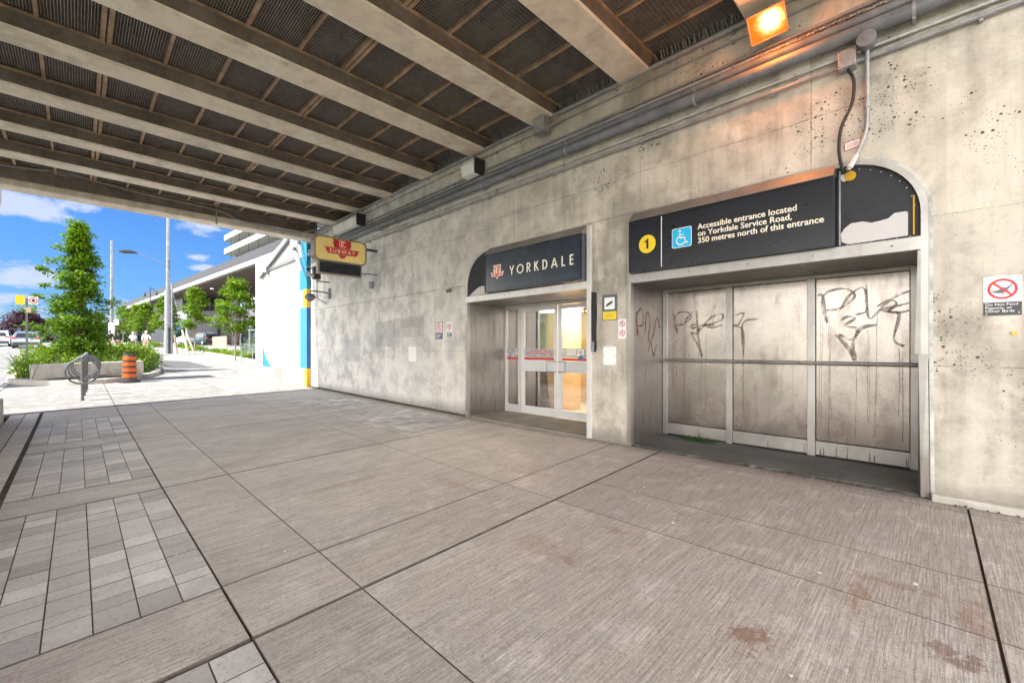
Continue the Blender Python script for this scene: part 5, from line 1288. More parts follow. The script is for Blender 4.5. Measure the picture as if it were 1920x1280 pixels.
stuff(tag(mb.build('ornamental_grass', 'grass_blade'), 'long arching grass blades among the island shrubs', 'grass'))
# ------------------------------------------------------------------ traffic barrel
def barrel(x, y):
    z = G(x, y); e = thing('traffic_barrel', (x, y, z), 'orange and black striped traffic barrel in front of the planting island', 'traffic barrel')
    mb = MB(); P = Plane(mb, (x, y, z), (1, 0, 0), (0, 1, 0)); P.poly([(.31 * math.cos(R(a + 10)), .31 * math.sin(R(a + 10))) for a in range(0, 360, 45)], 0, .06); mb.build('rubber_base', 'black_rubber', e, bevel=.015)
    mb = MB(); pr_ = [(.275, .062), (.275, .16)]; bands = [(.16, .30, 0), (.30, .36, 1), (.36, .50, 0), (.50, .56, 1), (.56, .70, 0), (.70, .76, 1), (.76, .90, 0)]
    mb.cur = 1; mb.lathe([(.21, .061), (.205, .16)], (x, y, z), 24)
    for z0, z1, c in bands:
        r0 = .20 - .03 * z0; r1 = .20 - .03 * z1
        mb.cur = c; mb.lathe([(r0 - .012, z0 + .001), (r0 + (.006 if c == 0 else .0), z0 + .012), (r1 + (.006 if c == 0 else .0), z1 - .012), (r1 - .012, z1 - .001)], (x, y, z), 24)
    mb.build('body', ['orange_plastic', 'reflective_black'], e, smooth=True)
    mb = MB().lathe([(.175, .90), (.155, .945), (.13, .955)], (x, y, z), 24); mb.build('cap', 'black_rubber', e, smooth=True)
    mb = MB().tube(bez([(x, y - .12, z + .94), (x, y - .11, z + 1.02), (x, y, z + 1.05), (x, y + .11, z + 1.02), (x, y + .12, z + .94)], 16), .022, 8); mb.build('handle', 'black_rubber', e, smooth=True)
barrel(-20.0, 1.28)
# ------------------------------------------------------------------ bike rings
e = thing_local('bike_ring_post', 'nearest grey post with a round bicycle ring', 'bike rack', 'row of ring-shaped bicycle posts on the pavement')
MB().tube([(0, 0, 0), (0, 0, 1.09)], .032, 14).lathe([(.05, 0), (.05, .01)], (0, 0, 0)).build('post', 'rack_grey', e, smooth=True)
MB().lathe([(.036, 1.085), (.036, 1.10), (.02, 1.112)], (0, 0, 0), 14).build('cap', 'galvanised', e)
mb = MB(); pts = [(.045, .30 * math.cos(2 * math.pi * k / 40), .72 + .30 * math.sin(2 * math.pi * k / 40)) for k in range(40)]; mb.tube(pts, .020, 8, closed=True); mb.build('ring', 'rack_grey', e, smooth=True)
MB().tube([(0, 0, .995), (.05, 0, .995)], .02, 8).tube([(0, 0, .445), (.05, 0, .445)], .02, 8).build('bracket', 'galvanised', e)
e.location = gpt(-15.2, .09)
for (x, yy, lb) in ((-16.45, .13, 'second nearest grey post with a round bicycle ring'), (-17.4, .17, 'third grey post in the row of bicycle rings'), (-18.2, .20, 'farthest grey post in the row of bicycle rings')):
    copy_tree(e, gpt(x, yy), lb)
# ------------------------------------------------------------------ street sign post
x, y = -24.2, -1.33
z = G(x, y); dep = .7071 * (y - x)
e = thing('sign_post', (x, y, z), 'thin galvanised post with yellow sign and round parking sign in the island', 'sign post')
MB().box(x - .03, x + .03, y - .03, y + .03, z, z + 2.95).build('post', 'pole_grey', e)
def xp(mb, xx, yy, zz): return Plane(mb, (xx, yy, zz), (.30, .954, 0), (0, 0, 1))
mb = MB(); xp(mb, x + .05, y, z + 2.72).rect(-.30, -.05, 0, .33, 0, .004); mb.build('yellow_sign', 'sign_yellow', e)
mb = MB(); P = xp(mb, x + .05, y, z + 2.72); P.rect(.05, .31, .02, .30, 0, .004); mb.build('white_sign', 'sign_white', e)
mb = MB(); P = xp(mb, x + .05, y, z + 2.72); P.ring(.18, .16, .10, .03, .005, .006, 24); mb.build('red_ring', 'sign_red', e)
mb = MB(); P = xp(mb, x + .05, y, z + 2.72); P.disc(.18, .16, .05, .005, .006, 16); mb.build('sign_mark', 'sign_black', e)
mb = MB(); P = xp(mb, x + .05, y, z + 2.42); P.rect(-.02, .12, 0, .2, 0, .004); mb.build('small_sign', 'cloth_khaki', e)
# ------------------------------------------------------------------ utility poles
x, y = -45.9, 5.35; z = G(x, y)
e = thing('utility_pole', (x, y, z), 'tall grey utility pole with sleeved lower half standing behind the island', 'pole')
MB().tube([(x, y, z), (x, y, z + 11.6)], [.17, .11], 14).build('upper_pole', 'pole_grey', e, smooth=True)
MB().tube([(x, y, z), (x, y, z + 5.3)], .235, 16).build('sleeve', 'pole_grey', e, smooth=True)
MB().tube([(x + .25, y + .22, z), (x + .25, y + .22, z + 5.8)], .07, 8).build('riser', 'pole_grey', e, smooth=True)
MB().tube([(x + .28, y + .02, z), (x + .28, y + .02, z + 2.2)], .06, 8).build('cable_guard', 'black_rubber', e, smooth=True)
mb = MB()
for k in range(5): mb.tube([(x - .16, y, z + 7.0 + k * .16), (x + .17, y + .05, z + 7.05 + k * .16)], .05, 6)
mb.build('cable_clamps', 'dark_metal', e)
MB().tube(bez([(x, y, z + 7.3), (x + .2, y - 1.0, z + 7.75), (x + .3, y - 2.2, z + 8.1)], 12), .03, 6).build('lamp_arm', 'pole_grey', e, smooth=True)
mb = MB().tube([(x + .25, y - 1.9, z + 8.02), (x + .3, y - 2.3, z + 8.06), (x + .35, y - 2.75, z + 8.04), (x + .38, y - 3.1, z + 7.98)], [.04, .13, .16, .05], 8); mb.build('lamp_head', 'dark_metal', e, smooth=True)
mb = MB()
for (gx, gy, hh) in ((-42.9, 6.3, 6.6), (-44.2, 6.9, 6.0), (-46.6, 6.05, 5.2)):
    mb.tube([(x, y, z + hh), (gx, gy, G(gx, gy))], .012, 5)
mb.build('guy_wire', 'pole_grey', e)
mb = MB()
for (gx, gy, hh) in ((-42.9, 6.3, 6.6), (-44.2, 6.9, 6.0), (-46.6, 6.05, 5.2)):
    t = Vector((x, y, z + hh)); b_ = Vector((gx, gy, G(gx, gy))); mb.tube([b_, b_.lerp(t, .30)], .075, 8)
mb.build('guy_guard', 'wood_pale', e)
x, y = -62, 2.55; z = G(x, y)
e = thing('utility_pole', (x, y, z), 'slim grey utility pole with white painted foot farther up the street', 'pole')
MB().tube([(x, y, z), (x, y, 12.6)], [.17, .10], 12).build('shaft', 'pole_grey', e, smooth=True)
MB().tube([(x, y, z), (x, y, z + 2.6)], .26, 12).build('foot', 'white_paint', e, smooth=True)
MB().box(x + .2, x + .24, y + .15, y + .55, z + 2.4, z + 3.0).build('small_sign', 'sign_white', e)
# ------------------------------------------------------------------ people
def person(x, y, rot, lbl, shirt, pants, skin='skin', hair='hair_dark', h=1.72, pose='walk', cap=False, pack=None, long_hair=False, shorts=False):
    z0 = G(x, y); e = thing('person', (x, y, z0), lbl, 'person'); s = h / 1.72; f = 1
    M = Matrix.Translation((x, y, z0)) @ Matrix.Rotation(rot, 4, 'Z') @ Matrix.Scale(s, 4)
    hip = Vector((0, 0, .92)); ch = Vector((0, .01, 1.32)); nk = Vector((0, .0, 1.48)); hd = Vector((0, -.02, 1.60))
    L = []     # joints: facing -Y
    def chain(name, edges, mat, pts, rads, sub=1, root=0):
        me = bpy.data.meshes.new(name); me.from_pydata([tuple(M @ Vector(p)) for p in pts], edges, []); o = bpy.data.objects.new(name, me); col.objects.link(o)
        sk = o.modifiers.new('skin', 'SKIN'); sk.use_smooth_shade = True
        for i, r in enumerate(rads):
            v = me.skin_vertices[0].data[i]; v.radius = (r[0] * s, r[1] * s) if isinstance(r, tuple) else (r * s, r * s); v.use_root = i == root
        su = o.modifiers.new('sub', 'SUBSURF'); su.levels = sub; su.render_levels = sub
        me.materials.append(MATS[mat]); o.parent = e; o.matrix_parent_inverse = Matrix.Translation(-Vector(e.location)); return o
    st = .20 if pose == 'walk' else .05
    kneeL, footL, toeL = (.10, -.14 if st > .1 else -.03, .50), (.10, -st, .08), (.10, -st - .15, .04)
    kneeR, footR, toeR = (-.10, .02, .50), (-.10, st * 1.1, .10), (-.10, st * 1.1 - .14, .05)
    if pose == 'phone': eL, hL, eR, hR = (.24, -.08, 1.16), (.08, -.24, 1.46), (-.24, -.08, 1.16), (-.10, -.22, 1.42)
    elif pose == 'stroller': eL, hL, eR, hR = (.27, -.08, 1.14), (.22, -.34, 1.02), (-.27, .05, 1.12), (-.24, -.05, .86)
    else: eL, hL, eR, hR = (.26, .04, 1.14), (.27, -.14, .90), (-.26, -.02, 1.14), (-.28, .08, .88)
    pts = [(0, 0, .92), (0, .01, 1.15), (0, .01, 1.36), (0, 0, 1.47), (0, -.01, 1.55), (0, -.01, 1.66),
           (.18, .01, 1.38), eL, hL, (-.18, .01, 1.38), eR, hR, (.10, 0, .86), kneeL, footL, toeL, (-.10, 0, .86), kneeR, footR, toeR]
    ed = [(0, 1), (1, 2), (2, 3), (3, 4), (4, 5), (2, 6), (6, 7), (7, 8), (2, 9), (9, 10), (10, 11), (0, 12), (12, 13), (13, 14), (14, 15), (0, 16), (16, 17), (17, 18), (18, 19)]
    ra = [(.14, .10), (.12, .09), (.14, .10), .055, .085, .075, .055, .040, .028, .055, .040, .028, .085, .055, .035, .03, .085, .055, .035, .03]
    # fingers: five short chains at each hand
    for hh, el in ((hL, eL), (hR, eR)):
        hi = pts.index(hh); d = (Vector(hh) - Vector(el)).normalized(); sd = d.cross(Vector((0, 1, 0))).normalized()
        pm = len(pts); pts.append(tuple(Vector(hh) + d * .07)); ra.append((.036, .018)); ed.append((hi, pm))
        for k in range(5):
            off = (k - 2) * .019; ln = (.05, .07, .075, .07, .055)[k]; o1 = Vector(hh) + d * (.075 if k else .03) + sd * off * (1 if k else 2.0)
            i = len(pts); pts += [tuple(o1), tuple(o1 + d * ln + Vector((0, -.015, -.005)))]; ra += [.009, .007]; ed += [(pm, i), (i, i + 1)]
    chain('body', ed, skin, pts, ra)
    tp = [(0, 0, .93), (0, .01, 1.15), (0, .01, 1.36), (0, .01, 1.44), (.18, .01, 1.38), eL, tuple(Vector(eL).lerp(Vector(hL), .85)), (-.18, .01, 1.38), eR, tuple(Vector(eR).lerp(Vector(hR), .85))]
    chain('jacket', [(0, 1), (1, 2), (2, 3), (2, 4), (4, 5), (5, 6), (2, 7), (7, 8), (8, 9)], shirt, tp, [(.185, .135), (.165, .13), (.18, .125), .075, .082, .062, .045, .082, .062, .045])
    kf = .25 if shorts else .92
    lp_ = [(0, 0, .96), (.10, 0, .84), kneeL, tuple(Vector(kneeL).lerp(Vector(footL), kf)), (-.10, 0, .84), kneeR, tuple(Vector(kneeR).lerp(Vector(footR), kf))]
    chain('trousers', [(0, 1), (1, 2), (2, 3), (0, 4), (4, 5), (5, 6)], pants, lp_, [(.165, .12), .108, .078, .058, .108, .078, .058])
    mb = MB()
    for ft, te in ((footL, toeL), (footR, toeR)): mb.tube([M @ (Vector(ft) + Vector((0, .06, -.03))), M @ (Vector(ft) + Vector((0, -.03, -.03))), M @ (Vector(te) + Vector((0, -.02, -.01)))], [.04 * s, .052 * s, .035 * s], 8)
    mb.build('shoe', 'cloth_black', e, smooth=True)
    mb = MB(); n = 14; pr_ = [(.02, .118), (.07, .10), (.095, .05), (.10, 0), (.085, -.05)]
    c_ = Vector((0, .015, 1.645)); hb = MB(); hb.lathe(pr_, (0, 0, 0), n); hb.v = [tuple(M @ (Vector(v) + c_)) for v in hb.v]; hb.build('cap' if cap else 'hair', hair, e, smooth=True)
    if cap:
        hb = MB(); hb.box(-.07, .07, -.17, -.07, 1.64, 1.655); hb.v = [tuple(M @ Vector(v)) for v in hb.v]; hb.build('cap_peak', hair, e)
    if long_hair:
        hb = MB(); hb.tube([(0, .06, 1.70), (0, .09, 1.58), (0, .09, 1.42)], [.08, .10, .06], 8); hb.v = [tuple(M @ Vector(v)) for v in hb.v]; hb.build('long_hair', hair, e, smooth=True)
    if pack:
        hb = MB(); hb.tube([(0, .20, 1.05), (0, .22, 1.2), (0, .20, 1.42)], [.12, .16, .11], 8); hb.v = [tuple(M @ Vector(v)) for v in hb.v]; hb.build('backpack', pack, e, smooth=True)
    # face: eyes, nose, mouth
    fb = MB(); 
    for sx_ in (-.03, .03): fb.lathe([(.002, -.006), (.009, 0), (.002, .006)], (sx_, -.093, 1.625), 8)
    fb.v = [tuple(M @ Vector(v)) for v in fb.v]; fb.build('eyes', 'hair_dark', e)
    fb = MB(); fb.hexa([(-.012, -.095, 1.585), (.012, -.095, 1.585), (.008, -.08, 1.585), (-.008, -.08, 1.585), (-.004, -.118, 1.592), (.004, -.118, 1.592), (.003, -.085, 1.63), (-.003, -.085, 1.63)])
    fb.v = [tuple(M @ Vector(v)) for v in fb.v]; fb.build('nose', skin, e)
    fb = MB(); fb.box(-.022, .022, -.097, -.085, 1.560, 1.567); fb.v = [tuple(M @ Vector(v)) for v in fb.v]; fb.build('mouth', 'logo_maroon', e)
    return e
FACE = R(84)      # towards the camera
person(-55.5, 2.16, FACE, 'person in navy jacket and khaki trousers walking past the white pole foot', 'cloth_navy', 'cloth_khaki', pack='cloth_teal', h=1.80)
person(-55.3, 2.72, FACE, 'person with long dark hair in black top and maroon trousers', 'cloth_black', 'cloth_maroon', long_hair=True, h=1.68)
person(-53.5, 3.65, FACE, 'person in white hood and dark jeans with hands raised to the face', 'cloth_white', 'cloth_navy', hair='cloth_white', pose='phone', h=1.70)
person(-52.5, 4.52, FACE + .2, 'person in white cap, white jacket and beige trousers beside a pushchair', 'cloth_white', 'cloth_tan', hair='cloth_white', cap=True, pose='stroller', h=1.82)
# pushchair
x, y = -53.2, 4.12; z = G(x, y); e = thing('pushchair', (x, y, z), 'dark pushchair between the two people dressed in white', 'pushchair')
mb = MB().hexa([(x - .2, y - .2, z + .35), (x + .25, y - .2, z + .35), (x + .25, y + .2, z + .35), (x - .2, y + .2, z + .35), (x - .35, y - .22, z + .75), (x + .2, y - .22, z + .65), (x + .2, y + .22, z + .65), (x - .35, y + .22, z + .75)]); mb.build('seat', 'cloth_black', e, bevel=.03)
mb = MB().tube([(x + .25, y - .22, z + .1), (x - .4, y - .22, z + 1.0), (x - .4, y + .22, z + 1.0), (x + .25, y + .22, z + .1)], .015, 6); mb.build('frame', 'dark_metal', e)
for yy in (-.24, .24):
    for xx in (-.28, .28): MB().tube([(x + xx, y + yy - .02, z + .12), (x + xx, y + yy + .02, z + .12)], .12, 14).build('wheel', 'black_rubber', e)
# ------------------------------------------------------------------ cars
def make_car(lbl, paint, group='cars driving up the road'):
    e = thing_local('car', lbl, 'car', group)
    # x forward = -X of the world at rot 0 ; body along x from -2.3 (front) to 2.3 (rear)
    prof = [(-2.30, .45), (-2.32, .75), (-2.1, .95), (-1.2, 1.08), (-.55, 1.56), (.2, 1.68), (1.5, 1.66), (1.95, 1.50), (2.22, 1.08), (2.30, .90), (2.30, .48), (2.15, .32), (-2.15, .30)]
    mb = MB(); i0 = 0; secs = [(-.94, .93, .0), (-.92, .99, .0), (-.55, 1.0, 1), (.55, 1.0, 1), (.92, .99, 0), (.94, .93, 0)]
    def sec(yy, inset):
        out = []
        for (px, pz) in prof:
            tuck = 0
            if pz > 1.0: tuck = (pz - 1.0) * .36
            out.append((px * (1 - inset), yy * (1 - tuck / .94), pz))
        return out
    rows = [sec(-.94, .02), sec(-.93, 0), sec(0, -.0), sec(.93, 0), sec(.94, .02)]
    n = len(prof)
    for r in rows: mb.v += r
    for a in range(len(rows) - 1):
        for j in range(n): mb.f.append((a * n + j, a * n + (j + 1) % n, (a + 1) * n + (j + 1) % n, (a + 1) * n + j)); mb.m.append(0)
    for r, b in ((0, 0), (len(rows) - 1, (len(rows) - 1) * n)): mb.f.append(tuple(b + j for j in range(n))); mb.m.append(0)
    mb.build('body', paint, e, bevel=.04, smooth=True)
    mb = MB()
    mb.hexa([(2.235, -.70, 1.10), (2.235, .70, 1.10), (2.20, .70, 1.10), (2.20, -.70, 1.10), (1.99, -.58, 1.49), (1.99, .58, 1.49), (1.94, .58, 1.49), (1.94, -.58, 1.49)]); mb.build('rear_window', 'car_glass', e)
    for sy in (-1, 1):
        mb = MB(); mb.hexa([(-1.05, sy * .925, 1.08), (1.75, sy * .925, 1.08), (1.75, sy * .87, 1.08), (-1.05, sy * .87, 1.08), (-.45, sy * .795, 1.52), (1.45, sy * .795, 1.52), (1.45, sy * .72, 1.52), (-.45, sy * .72, 1.52)]); mb.build('side_window', 'car_glass', e)
        mb = MB().box(2.20, 2.325, min(sy * .62, sy * .90), max(sy * .62, sy * .90), .92, 1.08); mb.build('taillight', 'tail_red', e, bevel=.02)
        for xx in (-1.42, 1.42):
            wh = MB().tube([(xx, sy * .74, .34), (xx, sy * .955, .34)], .34, 20).build('wheel', 'black_rubber', e, bevel=.02)
            MB().tube([(xx, sy * .9555, .34), (xx, sy * .965, .34)], .20, 12).build('rim', 'galvanised', wh)
        MB().box(-.85, -.65, min(sy * .94, sy * 1.10), max(sy * .94, sy * 1.10), 1.05, 1.2).build('mirror', paint, e, bevel=.02)
    MB().box(2.19, 2.34, -.86, .86, .36, .62).build('bumper', 'dark_metal', e, bevel=.03)
    MB().box(2.305, 2.335, -.25, .25, .72, .86).build('number_plate', 'sign_white', e)
    mb = MB()
    for sy in (-1, 1): mb.tube([(-.4, sy * .60, 1.73), (1.4, sy * .60, 1.73)], .02, 6)
    mb.build('roof_rail', 'galvanised', e)
    return e
c1 = make_car('silver blue sport utility car on the road left of the island', 'car_silver')
def place(e, x, y, dz=-.13):
    e.location = (x, y, G(x, y) + dz + .0); sl_ = (G(x + 2, y) - G(x - 2, y)) / 4; e.rotation_euler = (0, -math.atan(sl_), 0)
place(c1, -66, -3.55)
c2 = copy_tree(c1, (0, 0, 0), 'white sport utility car at the left edge of the photo')
for ch in c2.children:
    if ch.name.startswith(('body', 'mirror')):
        ch.data = ch.data.copy(); ch.data.materials[0] = MATS['car_white']
place(c2, -72, -5.95)
c3 = copy_tree(c1, (0, 0, 0), 'dark blue car parked in front of the mall entrance'); c3['group'] = 'cars parked by the mall'
for ch in c3.children:
    if ch.name.startswith(('body', 'mirror')):
        ch.data = ch.data.copy(); ch.data.materials[0] = MATS['car_blue']
c3.location = (-75, 12.7, G(-75, 12) + .0); c3.rotation_euler = (0, 0, R(20))
c4 = copy_tree(c2, (0, 0, 0), 'light coloured car parked left of the dark blue one'); c4['group'] = 'cars parked by the mall'
c4.location = (-81, 12.3, G(-81, 12)); c4.rotation_euler = (0, 0, R(20))
# ------------------------------------------------------------------ mall building
ml = thing('mall_building', (-85, 16, 2), 'long modern building with dark fascia, brown soffit and grey walls', 'building')
dirx = Vector((-80, -5.4, 0)).normalized(); nrmy = Vector((-dirx.y, dirx.x, 0)); 
if nrmy.y < 0: nrmy = -nrmy
o0 = Vector((-48, 12.4, 0))
def mp(t, s, z): p = o0 + dirx * t + nrmy * s; return (p.x, p.y, z)
def mbox(mb, t0, t1, s0, s1, z0, z1): mb.hexa([mp(t0, s0, z0), mp(t1, s0, z0), mp(t1, s1, z0), mp(t0, s1, z0), mp(t0, s0, z1), mp(t1, s0, z1), mp(t1, s1, z1), mp(t0, s1, z1)])
mb = MB(); mbox(mb, -40, 80, -.15, 14, 9.95, 10.95); mb.build('fascia', 'fascia_grey', ml)
mb = MB(); mbox(mb, -40, 80.3, -.35, 13, 9.5, 9.94); mb.build('white_edge', 'building_white', ml)
mb = MB(); mbox(mb, -40, 80, .1, 13, 9.36, 9.499); mb.build('soffit', 'soffit_brown', ml)
for t in (4, 13, 22, 31, 42, 54):
    mb = MB(); p = mp(t, 1.9, 9.355); mb.lathe([(.20, -.02), (.20, 0)], p, 12); mb.build('downlight', 'downlight', ml)
mb = MB(); mbox(mb, -40, 36, 4.8, 12, 0, 9.358); mb.build('wall', 'panel_grey', ml)
mb = MB(); mbox(mb, 36.001, 79, 1.6, 12, 0, 9.357); mb.build('wall', 'panel_grey', ml)
for k in range(16):
    t = -36 + k * 4.4; 
    mb = MB(); mbox(mb, t, t + 3.9, 4.74, 4.799, 6.6, 9.1); w_ = mb.build('upper_window', 'far_glass', ml)
    if 36 > t: 
        mb = MB(); mbox(mb, t + 3.92, t + 4.04, 4.62, 4.798, 5.2, 9.3); mb.build('fin', 'dark_metal', ml)
for t in range(-36, 30, 6):
    mb = MB(); mbox(mb, t, t + 4.6, 4.73, 4.798, 1.0, 4.6); mb.build('shop_window', 'far_glass', ml)
mb = MB(); mbox(mb, 30, 45, .9, 4.7, 5.5, 6.9); mbox(mb, 30, 31, .9, 4.7, 1, 5.49); mbox(mb, 44, 45, .9, 1.59, 1, 5.49); mb.build('portal', 'panel_light', ml)
mb = MB(); mbox(mb, 31.2, 43.8, 1.2, 1.3, 1, 5.4); mb.build('portal_glass', 'far_glass', ml)
mb = MB(); mbox(mb, 10, 28, 3.6, 4.72, 4.75, 6.2); mb.build('light_band', 'panel_light', ml)
for t in (60, 68): 
    mb = MB(); mbox(mb, t, t + 5, 1.5, 1.599, 1.5, 5); mb.build('shop_window', 'far_glass', ml)
mb = MB(); mbox(mb, 18, 24, 2.5, 2.6, .8, 2.9); mb.build('wood_screen', 'wood_panel', ml)
# white garage/tower with balconies behind
tw = thing('white_tower', (-120, 26, 2), 'white building with stacked open balconies rising behind the mall', 'building')
def curve(off): return [(-129.7 + .5, 26 + off + 2.2), (-129.4, 26 + off + .7), (-128, 26 + off), (-60, 26 + off + 4.6)]
for k in range(5):
    z = 14.8 + k * 3.35
    mb = MB(); c = curve(0); P = Plane(mb, (0, 0, z), (1, 0, 0), (0, 1, 0)); P.poly([c[0], c[1], c[2], c[3], (-60, 50), (-129.2, 50)], 0, 1.35); mb.build('balcony', 'building_white', tw, bevel=.05)
MB().box(-129.1, -127.5, 28.4, 49, 0, 29.4).build('end_wall', 'building_white', tw)
mb = MB(); P = Plane(mb, (0, 0, 0), (1, 0, 0), (0, 1, 0)); P.poly([(-127.4, 30.5), (-60, 35.1), (-60, 49), (-127.4, 49)], 0, 29.0); mb.build('recess_wall', 'balcony_shade', tw)
for k in range(4):
    z = 14.8 + k * 3.35 + 1.35
    for t in (-124, -118, -112, -106, -100, -92): 
        yy = 26 + (t + 128) / 68 * 4.6 + .25; MB().box(t, t + .12, yy, yy + .12, z, z + 1.95).build('post', 'dark_metal', tw)
# ------------------------------------------------------------------ small trees along the mall
ytree = [( -33.3, 7.4, 5.3, 'young street tree nearest the mural wall, on a thin trunk', 21), (-52.5, 8.2, 6.2, 'young street tree with a low side branch right of the utility pole', 22),
         (-58.5, 6.6, 5.6, 'young street tree just left of the utility pole', 23), (-66, 5.6, 5.0, 'young street tree behind the person in the white cap', 24), (-76, 5.5, 5.2, 'young street tree behind the people in dark tops', 25), (-90, 5.0, 5.6, 'farthest young street tree beside the slim pole', 26)]
for (x, y, h, lb, sd) in ytree:
    make_tree('street_tree', x, y, G(x, y), lb, 'tree', [(.36, .5), (.42, 1.0), (.50, 1.2), (.62, .95), (.70, 1.1), (.80, .8), (.92, .45), (1.0, .15)], h, 54, 100, .14, 'leaf_young', tr=.06, seed=sd, group='young trees along the mall', bark='bark_grey', clr=(.50, .50, .17))
# beds
def bed(pts, lb, n, sd):
    rr = random.Random(sd); mb = MB()
    for _ in range(n):
        t = rr.random(); i = 0; (xa, ya), (xb, yb), w_ = pts; x = xa + (xb - xa) * t; y = ya + (yb - ya) * t + rr.uniform(-w_, w_)
        leaves(mb, (x, y, G(x, y) + .25), (.35, .35, .22), 26, .11, rr=rr)
    return stuff(tag(mb.build('ground_cover', 'leaf_shrub'), lb, 'shrubs'))
bed(((-46, 8.5), (-31, 9.4), .7), 'low green planting around the street tree next to the mural wall', 170, 31)
bed(((-62, 8.6), (-52, 8.2), .8), 'low green planting right behind the utility pole guys', 110, 32)
bed(((-78, 6.6), (-64, 6.5), .5), 'low green planting behind the person in the white cap', 120, 33)
# raised kerb of the beds
mb = MB()
for (xa, ya, xb, yb) in ((-47, 7.75, -30, 7.75), (-63, 7.3, -51.5, 7.3), (-80, 5.9, -63.5, 5.9)):
    mb.hexa([gpt(xa, ya, -.05), gpt(xb, yb, -.05), gpt(xb, yb + .2, -.05), gpt(xa, ya + .2, -.05), gpt(xa, ya, .18), gpt(xb, yb, .18), gpt(xb, yb + .2, .18), gpt(xa, ya + .2, .18)])
struct(mb.build('bed_kerb', 'kerb_concrete'))
# steps and handrail, glass fence
st = thing('plaza_steps', (-29, 8.4, .3), 'pale concrete steps behind the end of the mural wall', 'steps')
for k in range(5): MB().box(-34.0 + k * .0, -24, 7.9 + k * .34, 8.23 + k * .34 + (2 if k == 4 else 0), .2, .55 + k * .15).build('step', 'sidewalk_outside', st)
for (xx, lb) in ((-28.9, 'tubular handrail on the steps closest to the mural wall'), (-31.4, 'tubular handrail on the steps farther left')):
    hr = thing('handrail', (xx, 7.6, .4), lb, 'handrail', 'handrails on the plaza steps')
    z = G(xx, 7.3); MB().tube([(xx, 7.3, z), (xx, 7.3, z + .95), (xx, 8.1, z + 1.05), (xx, 9.8, z + 1.85), (xx, 9.8, z + .8)], .025, 8).build('rail', 'galvanised', hr, smooth=True)
    MB().tube([(xx, 7.3, z + .5), (xx, 8.1, z + .6), (xx, 9.8, z + 1.35)], .015, 6).build('lower_rail', 'galvanised', hr, smooth=True)
gf = thing('glass_fence', (-38, 10.6, .7), 'clear glass fence with metal top rail in front of the mall', 'fence')
for k in range(4):
    xa = -46 + k * 3; z = G(xa, 10); MB().box(xa + .05, xa + 2.95, 10.6, 10.62, z + .25, z + 2.1).build('glass', 'fence_glass', gf); MB().box(xa - .03, xa + .03, 10.57, 10.65, z, z + 2.15).build('post', 'galvanised', gf)
MB().tube([(-46, 10.61, G(-46, 10) + 2.13), (-34, 10.61, G(-34, 10) + 2.13)], .03, 8).build('rail', 'galvanised', gf)
# double street lamp, black, far
x, y = -72, 6.6; z = G(x, y); e = thing('street_lamp', (x, y, z), 'slim black street lamp rising above the farther trees', 'street lamp')
MB().tube([(x, y, z), (x, y, z + 7.4)], [.09, .05], 8).build('pole', 'dark_metal', e, smooth=True)
MB().tube([(x, y - .5, z + 6.7), (x, y, z + 7.4), (x, y + .6, z + 6.9)], .04, 6).build('arm', 'dark_metal', e)
MB().lathe([(.05, 0), (.16, .15), (.12, .45), (.04, .5)], (x, y - .55, z + 6.2), 10).lathe([(.05, 0), (.16, .15), (.12, .45), (.04, .5)], (x, y + .62, z + 6.4), 10).build('lantern', 'dark_metal', e)
# far trees
make_tree('purple_tree', -132, -7.6, 1.6, 'dark purple leaved tree beyond the cars at the top of the road', 'tree', [(.12, 2), (.3, 3.8), (.6, 3.5), (.85, 2.3), (1, .8)], 7.0, 110, 60, .36, 'leaf_purple', tr=.4, seed=41, clr=(1.1, 1.1, .7))
k = 0
for (x, y, h, lb) in ((-150, -1, 8, 'dark green tree right of the purple tree'), (-128, -24, 8.5, 'green tree at the left edge behind the white car'), (-170, 8, 8, 'low dark green tree behind the island tree'), (-110, 2.2, 5, 'bushy tree behind the slim utility pole')):
    make_tree('distant_tree', x, y, 1.0, lb, 'tree', [(.1, 3), (.3, 5.5), (.6, 5.0), (.85, 3.2), (1, 1)] if h > 6 else [(.1, 1.6), (.4, 2.4), (.8, 1.6), (1, .4)], h, 90, 55, .5 if h > 6 else .3, 'leaf_far', tr=.35, seed=50 + k, clr=(1.5, 1.5, 1.0) if h > 6 else (.8, .8, .5), group='distant trees'); k += 1
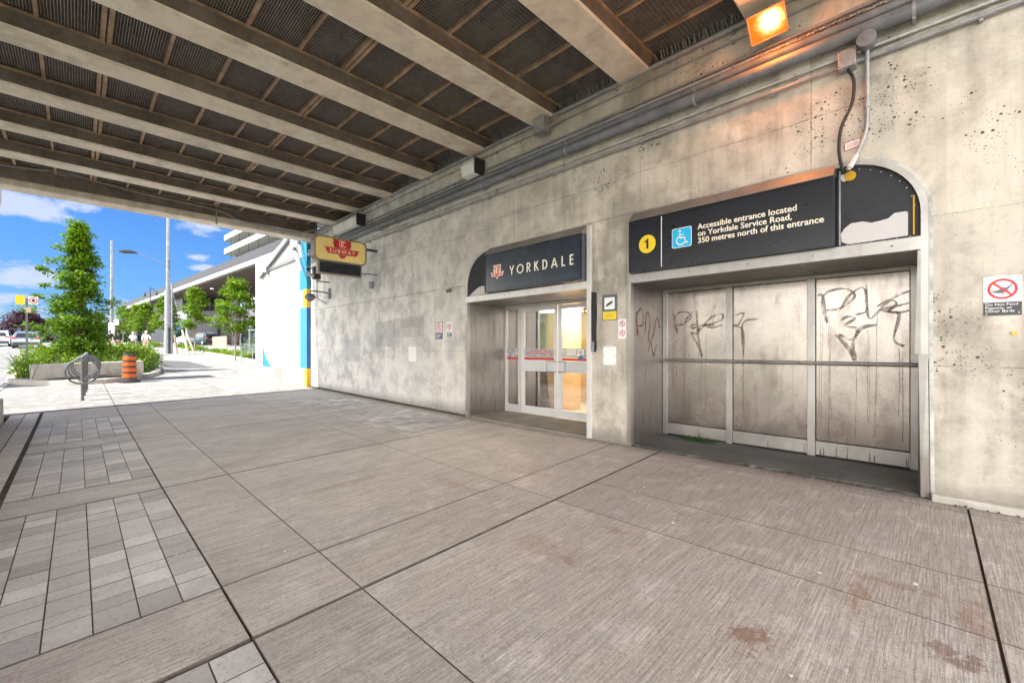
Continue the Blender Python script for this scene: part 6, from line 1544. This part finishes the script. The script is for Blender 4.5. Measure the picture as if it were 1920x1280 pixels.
# trees on the bank across the road (seen in the door glass)
for (x, y, h, lb) in ((-19, -17, 8, 'leafy tree on the grass bank across the road, reflected in the doors'), (-30, -20, 9, 'leafy tree farther along the grass bank across the road')):
    make_tree('bank_tree', x, y, base_z(x, y) - .2, lb, 'tree', [(.3, 1.5), (.45, 3), (.7, 2.8), (.9, 1.6), (1, .5)], h, 80, 60, .3, 'leaf_young', tr=.22, seed=60 + int(h), clr=(.9, .9, .6), group='trees on the opposite bank')

# ------------------------------------------------------------------ small litter, crumbs and moss
mb = MB(); lr = random.Random(5)
for _ in range(70):
    x = lr.uniform(-7, .9); y = lr.uniform(-.3, 5.1); p = Vector((x, y, G(x, y) + .003)); r_ = lr.uniform(.004, .013)
    mb.hexa([p + Vector((a * r_, b * r_, 0)) for a, b in ((-1, -.7), (1, -.9), (.8, 1), (-1.1, .6))] + [p + Vector((a * r_ * .6, b * r_ * .6, r_ * .7)) for a, b in ((-1, -.7), (1, -.9), (.8, 1), (-1.1, .6))])
stuff(tag(mb.build('litter', 'film_torn'), 'tiny pale scraps scattered over the pavement slabs', 'litter'))
mb = MB()
for _ in range(420):
    x = lr.uniform(-2.95, -.15); y = 5.235 + lr.gauss(0, .022); p = Vector((x, y, .004)); r_ = lr.uniform(.004, .016)
    mb.hexa([p + Vector((a * r_, b * r_, 0)) for a, b in ((-1, -.7), (1, -.9), (.8, 1), (-1.1, .6))] + [p + Vector((a * r_ * .6, b * r_ * .6, r_ * .9)) for a, b in ((-1, -.7), (1, -.9), (.8, 1), (-1.1, .6))])
for _ in range(260):
    x = lr.uniform(-14, -6.5) if lr.random() < .7 else lr.uniform(0, 2); y = 5.205 + lr.gauss(0, .012); p = Vector((x, y if x < 0 else y - .06, G(x, y) + .004)); r_ = lr.uniform(.004, .012)
    mb.hexa([p + Vector((a * r_, b * r_, 0)) for a, b in ((-1, -.7), (1, -.9), (.8, 1), (-1.1, .6))] + [p + Vector((a * r_ * .6, b * r_ * .6, r_ * .9)) for a, b in ((-1, -.7), (1, -.9), (.8, 1), (-1.1, .6))])
stuff(tag(mb.build('rubble', 'soil'), 'dark crumbs and grit along the foot of the wall and recess edge', 'grit'))
mb = MB()
leaves(mb, (-2.45, 6.05, .045), (.28, .07, .03), 420, .022, rr=lr)
stuff(tag(mb.build('moss', 'leaf_far'), 'small patch of moss and weeds below the left steel panel', 'moss'))
